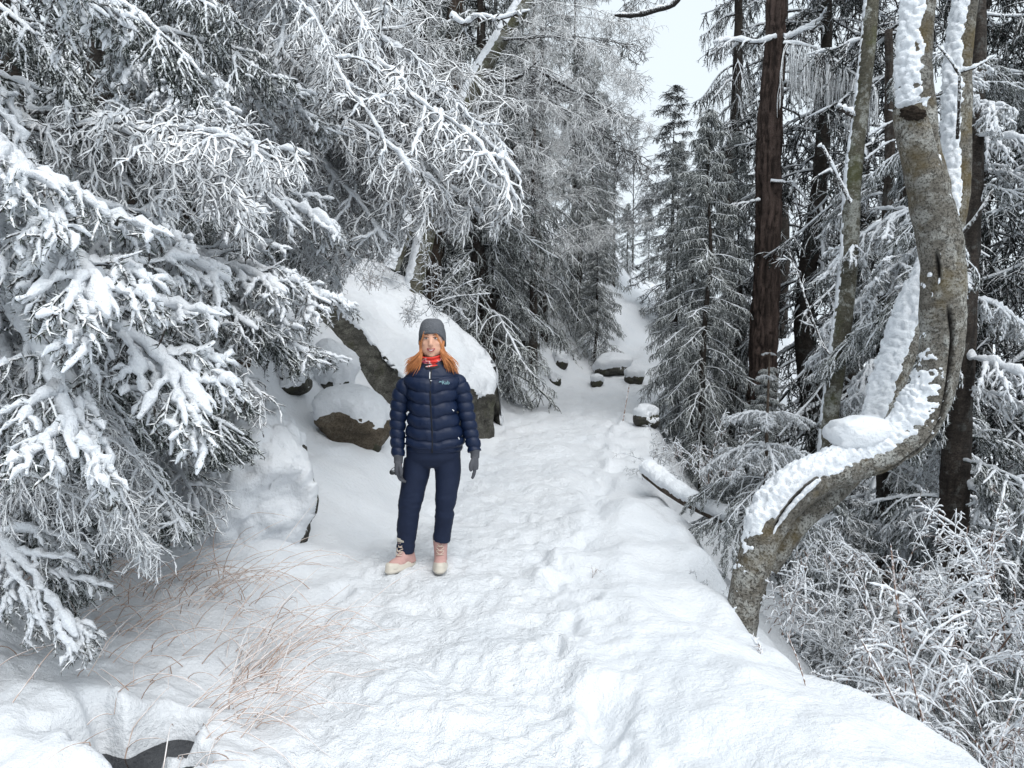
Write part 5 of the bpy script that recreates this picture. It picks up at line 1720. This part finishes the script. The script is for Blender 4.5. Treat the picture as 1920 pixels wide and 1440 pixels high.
    g.add(V, np.stack([idx[:-1, :-1], idx[:-1, 1:], idx[1:, 1:], idx[1:, :-1]], -1).reshape(-1, 4))
    zp = obj('zip', g.mesh('zip', [M_BLK]), jac)
    fy = lambda z, ex=0.0: 0.010 - (float(np.interp(z, zt, bt_)) + 0.012 + ex)
    g = Geo()
    add_grid(g, limb([(0.022, fy(1.35), 1.350), (0.022, fy(1.33, 0.004), 1.33), (0.023, fy(1.305, 0.004), 1.305)], [0.0025, 0.003, 0.003], 8, 8))
    obj('zip_pull', g.mesh('zip_pull', [M_WHT]), zp)
    g = Geo()
    add_grid(g, limb([(0.026, fy(1.296, 0.006), 1.294), (0.038, fy(1.296, 0.006), 1.2935)], [0.002, 0.002], 6, 8))
    obj('cord_tag', g.mesh('cord_tag', [M_WHT]), zp)
    for pts in ([pl(763.5, 803, -0.150), pl(763, 811, -0.152)], [pl(863, 802, -0.128), pl(865, 806, -0.125)], [pl(852, 749, -0.128), pl(855, 752, -0.124)]):
        g = Geo()
        add_grid(g, limb(pts, [0.0032, 0.0032], 6, 8))
        obj('pocket_pull', g.mesh('pocket_pull', [M_WHT]), jac)
    cu = bpy.data.curves.new('print', 'FONT')
    cu.body = 'Rab'
    cu.size = 0.034
    cu.extrude = 0.0006
    tmp = bpy.data.objects.new('tmp', cu)
    COL.objects.link(tmp)
    dg = bpy.context.evaluated_depsgraph_get()
    tm = bpy.data.meshes.new_from_object(tmp.evaluated_get(dg), depsgraph=dg)
    tm.name = 'chest_print'
    bpy.data.objects.remove(tmp)
    tm.materials.clear()
    tm.materials.append(M_LOGO)
    p = pl(832.5, 701, -0.137)
    obj('chest_print', tm, jac, tuple(p), (rad(80), 0, rad(14)))
    g = Geo()                                                      # little emblem before the letters
    add_grid(g, limb([pl(827.5, 697.5, -0.143), pl(829.5, 695.5, -0.142), pl(831, 697, -0.141), pl(832.5, 696, -0.140)], [0.0022, 0.003, 0.0025, 0.0018], 12, 8))
    obj('chest_emblem', g.mesh('chest_emblem', [M_LOGO]), jac)
    # --- sleeves
    for S_, r_, sd in ((SL, [0.070, 0.064, 0.055, 0.047, 0.044, 0.038], 1), (SR, [0.068, 0.058, 0.053, 0.048, 0.044, 0.040], 2)):
        V, N, tuv, C, R_ = sweep([S_[0] + [0.05 if sd == 1 else -0.05, 0, 0.012]] + S_, [0.045] + r_, 170, 44)
        al = tuv[..., 2]
        ph = al / 0.062 + 0.12 * np.cos(np.arange(44) * 2 * np.pi / 44)[None]
        pf = np.abs(np.sin(np.pi * ph)) ** 0.5
        d = 0.013 * pf - 0.006 + 0.004 * fbm(V, 24, 3, sd)
        V = V + N * d[..., None] * sstep(0.0, 0.08, al)[..., None]
        g = Geo()
        add_grid(g, V, 0, True)
        obj('sleeve', g.mesh('sleeve', [M_JAC]), jac)

    # --- trousers: hips and two legs joined to one skin
    g = Geo()
    add_grid(g, loft([((0.030, 0.012, z), (a2, 0, 0), (0, b2, 0), 2.4) for z, a2, b2 in ((0.70, 0.06, 0.06), (0.725, 0.13, 0.100), (0.77, 0.182, 0.126), (0.84, 0.186, 0.126), (0.90, 0.170, 0.118))], 40))
    add_grid(g, limb([pl(781, 850, 0.01), pl(777, 880, 0.01), pl(770, 915, 0.0), pl(763, 955, 0.0), pl(757.5, 1000, 0.015), pl(754.5, 1036, 0.02)],
                     [0.094, 0.092, 0.082, 0.074, 0.068, 0.062], 60, 32))
    add_grid(g, limb([pl(838, 850, 0.01), pl(839.5, 880, 0.01), pl(837, 915, -0.005), pl(833.5, 950, 0.0), pl(829, 985, 0.035), pl(825, 1014, 0.05)],
                     [0.094, 0.088, 0.076, 0.066, 0.062, 0.058], 60, 32))
    me = remesh(g, 'trousers', [M_TRO], 0.0075, 4)
    co = np.empty(len(me.vertices) * 3, np.float32)
    no = np.empty(len(me.vertices) * 3, np.float32)
    me.vertices.foreach_get('co', co)
    me.vertices.foreach_get('normal', no)
    co, no = co.reshape(-1, 3).astype(float), no.reshape(-1, 3)
    kn = np.exp(-((co[:, 2] - 0.42) / 0.10) ** 2) + np.exp(-((co[:, 2] - 0.20) / 0.08) ** 2) + 0.35
    q = co * np.array([6, 6, 22])
    co = co + no * (0.008 * kn * fbm(q, 1.0, 3, 12))[:, None]
    me.vertices.foreach_set('co', co.astype(np.float32).reshape(-1))
    me.update()
    obj('trousers', me, body)

    # --- boots
    def boot(ank, yaw, sc=1.0):
        """ankle centre above the sole, toe towards -y turned by yaw"""
        o = bpy.data.objects.new('boot', None)
        M = np.array(Matrix.Rotation(yaw, 3, 'Z'))
        tr = lambda V: V @ M.T + np.array([ank[0], ank[1], 0.0])
        up_ = [((0, 0.045, 0.030), 0.045, 0.062), ((0, 0.030, 0.075), 0.044, 0.066), ((0, 0.018, 0.115), 0.046, 0.058), ((0, 0.016, 0.165), 0.050, 0.056), ((0, 0.018, 0.21), 0.052, 0.058)]
        g = Geo()
        add_grid(g, loft([(c, (a2, 0, 0), (0, b2, 0), 2.2) for c, a2, b2 in up_], 28))
        add_grid(g, ell((0, -0.065, 0.046), (0.044, 0.100, 0.042)))
        add_grid(g, ell((0, -0.005, 0.075), (0.042, 0.070, 0.045)))
        me_ = remesh(g, 'boot', [M_PNK], 0.006, 3)
        co_ = np.empty(len(me_.vertices) * 3, np.float32)
        me_.vertices.foreach_get('co', co_)
        me_.vertices.foreach_set('co', tr(co_.reshape(-1, 3).astype(float)).astype(np.float32).reshape(-1))
        b_ = obj('boot', me_, body)
        g = Geo()                                                   # rubber rand, toe cap and sole
        ths = np.arange(48) * 2 * np.pi / 48
        def out_line(grow):
            yy = -0.035 + (0.142 + grow) * np.sin(ths)
            wx = (0.047 + grow + 0.004 * np.sin(-ths)) * np.sign(np.cos(ths)) * np.abs(np.cos(ths)) ** 0.75
            return wx, yy
        R_ = []
        for z_, gr, lift in ((0.0, -0.004, 0), (0.010, 0.003, 0), (0.018, 0.004, 0), (0.022, 0.001, 0), (0.040, -0.001, 0.014), (0.050, -0.008, 0.022)):
            wx, yy = out_line(gr)
            R_.append(np.stack([wx, yy, z_ + lift * np.clip(-np.sin(ths), 0, 1)], -1))
        add_grid(g, tr(np.array(R_).reshape(-1, 3)).reshape(6, 48, 3), 0, True)
        add_grid(g, tr(ell((0, -0.118, 0.036), (0.043, 0.054, 0.036)).reshape(-1, 3)).reshape(24, 32, 3), 0)
        obj('sole', g.mesh('sole', [M_CRM]), b_)
        for i in range(5):
            z_, y_ = 0.098 + 0.024 * i, -0.072 + 0.010 * i + 0.006 * (i > 1)
            for s in (-1, 1):
                g = Geo()
                p_ = tr(np.array([[s * 0.026, y_ + 0.018, z_ + 0.002], [0, y_ - 0.004, z_ + 0.008], [-s * 0.026, y_ + 0.020, z_ + 0.022]]))
                add_grid(g, limb(p_, [0.0026] * 3, 8, 6))
                obj('lace', g.mesh('lace', [M_LACE]), b_)
        g = Geo()
        V = tr(loft([((0, 0.016, z_), (0.054, 0, 0), (0, 0.060, 0), 2.2) for z_ in (0.185, 0.20, 0.212)], 28).reshape(-1, 3)).reshape(3, 28, 3)
        add_grid(g, V, 0, True)
        obj('cuff', g.mesh('cuff', [M_CRM]), b_)
        bpy.data.objects.remove(o)
        return b_
    zl = ground_at(PX + (752 - PU) * K, PY - 0.07) - PB[2]
    zr = ground_at(PX + (822 - PU) * K, PY + 0.05) - PB[2]
    b1 = boot(((753 - PU) * K, 0.0), -0.55)
    b1.location = (0, 0, zl - 0.006)
    b2_ = boot(((823 - PU) * K, 0.05), 0.05)
    b2_.location = (0, 0, zr - 0.004)

    # --- gloves: palm, four bent fingers, thumb
    def glove(w, sd, curl, name='glove'):
        g = Geo()
        d = np.array([0, -0.1, -1.0])
        add_grid(g, limb([w + [0, 0, 0.03], w, w + [0, -0.004, -0.03]], [0.034, 0.031, 0.030], 14, 18))
        add_grid(g, loft([(w + [0, -0.006 - 0.10 * q * 0.08, -0.02 - 0.085 * q], (0.022 + 0.003 * math.sin(q * 3), 0, 0), (0, 0.036 + 0.006 * math.sin(q * 3), 0), 2.6) for q in np.linspace(0, 1, 8)], 24))
        for i in range(4):
            yb = -0.036 + 0.022 * i
            ln = (0.070, 0.080, 0.076, 0.060)[i]
            b0 = w + [0, yb * 0.95, -0.095]
            c1 = curl
            p1 = b0 + np.array([-sd * 0.012 * c1, 0, -0.45 * ln])
            p2 = p1 + np.array([-sd * 0.55 * ln * 0.5 * c1, 0, -0.32 * ln * (1 - 0.3 * c1)])
            p3 = p2 + np.array([-sd * 0.6 * ln * 0.5 * c1, 0, -0.25 * ln * (1 - 0.8 * c1)])
            add_grid(g, limb([b0 + [0, 0, 0.02], b0, p1, p2, p3], [0.0115, 0.0115, 0.0108, 0.010, 0.0085], 16, 12))
        tb = w + [-sd * 0.012, -0.034, -0.035]
        add_grid(g, limb([tb, tb + [-sd * 0.012, -0.020, -0.030], tb + [-sd * 0.014, -0.026, -0.058], tb + [-sd * 0.010, -0.024, -0.076]], [0.013, 0.0135, 0.012, 0.009], 14, 12))
        return obj(name, remesh(g, name, [M_GLV], 0.0036, 2), body)
    glove(SL[-1] + [0, -0.008, -0.012], -1, 0.9)
    glove(SR[-1] + [0.002, -0.008, -0.012], 1, 0.35)

    # --- dark glasses dangling from the gloved hand (a thing of its own)
    gp = PB + pl(743, 877, -0.095)
    gl = thing('sunglasses', 'small dark glossy glasses dangling from the gloved hand at left', 'glasses', tuple(gp))
    M_LENS = m_plain('dark_lens', (0.01, 0.012, 0.014), 0.08, 0.6)
    for s in (-1, 1):
        g = Geo()
        add_grid(g, ell((s * 0.018, -0.004 * s, 0.002 * s), (0.019, 0.005, 0.013), 14, 20))
        obj('lens', g.mesh('lens', [M_LENS]), gl)
    g = Geo()
    add_grid(g, limb([(-0.036, 0, 0.004), (-0.020, 0.004, 0.015), (0, 0.004, 0.012), (0.020, 0.004, 0.016), (0.036, 0, 0.006)], [0.002] * 5, 20, 8))
    obj('frame', g.mesh('frame', [M_BLK]), gl)
    for s in (-1, 1):
        g = Geo()
        add_grid(g, limb([(s * 0.034, 0.002, 0.008), (s * 0.020, 0.012, 0.024), (0.0, 0.016, 0.034)], [0.002] * 3, 12, 8))
        obj('temple_arm', g.mesh('temple_arm', [M_BLK]), gl)
build_person()
bpy.data.objects['person'].scale = (0.97, 0.97, 0.97)

for o in bpy.data.objects:
    if o.name.split('.')[0] in ('snow_cover', 'twigs', 'crown'):
        o['kind'] = 'stuff'
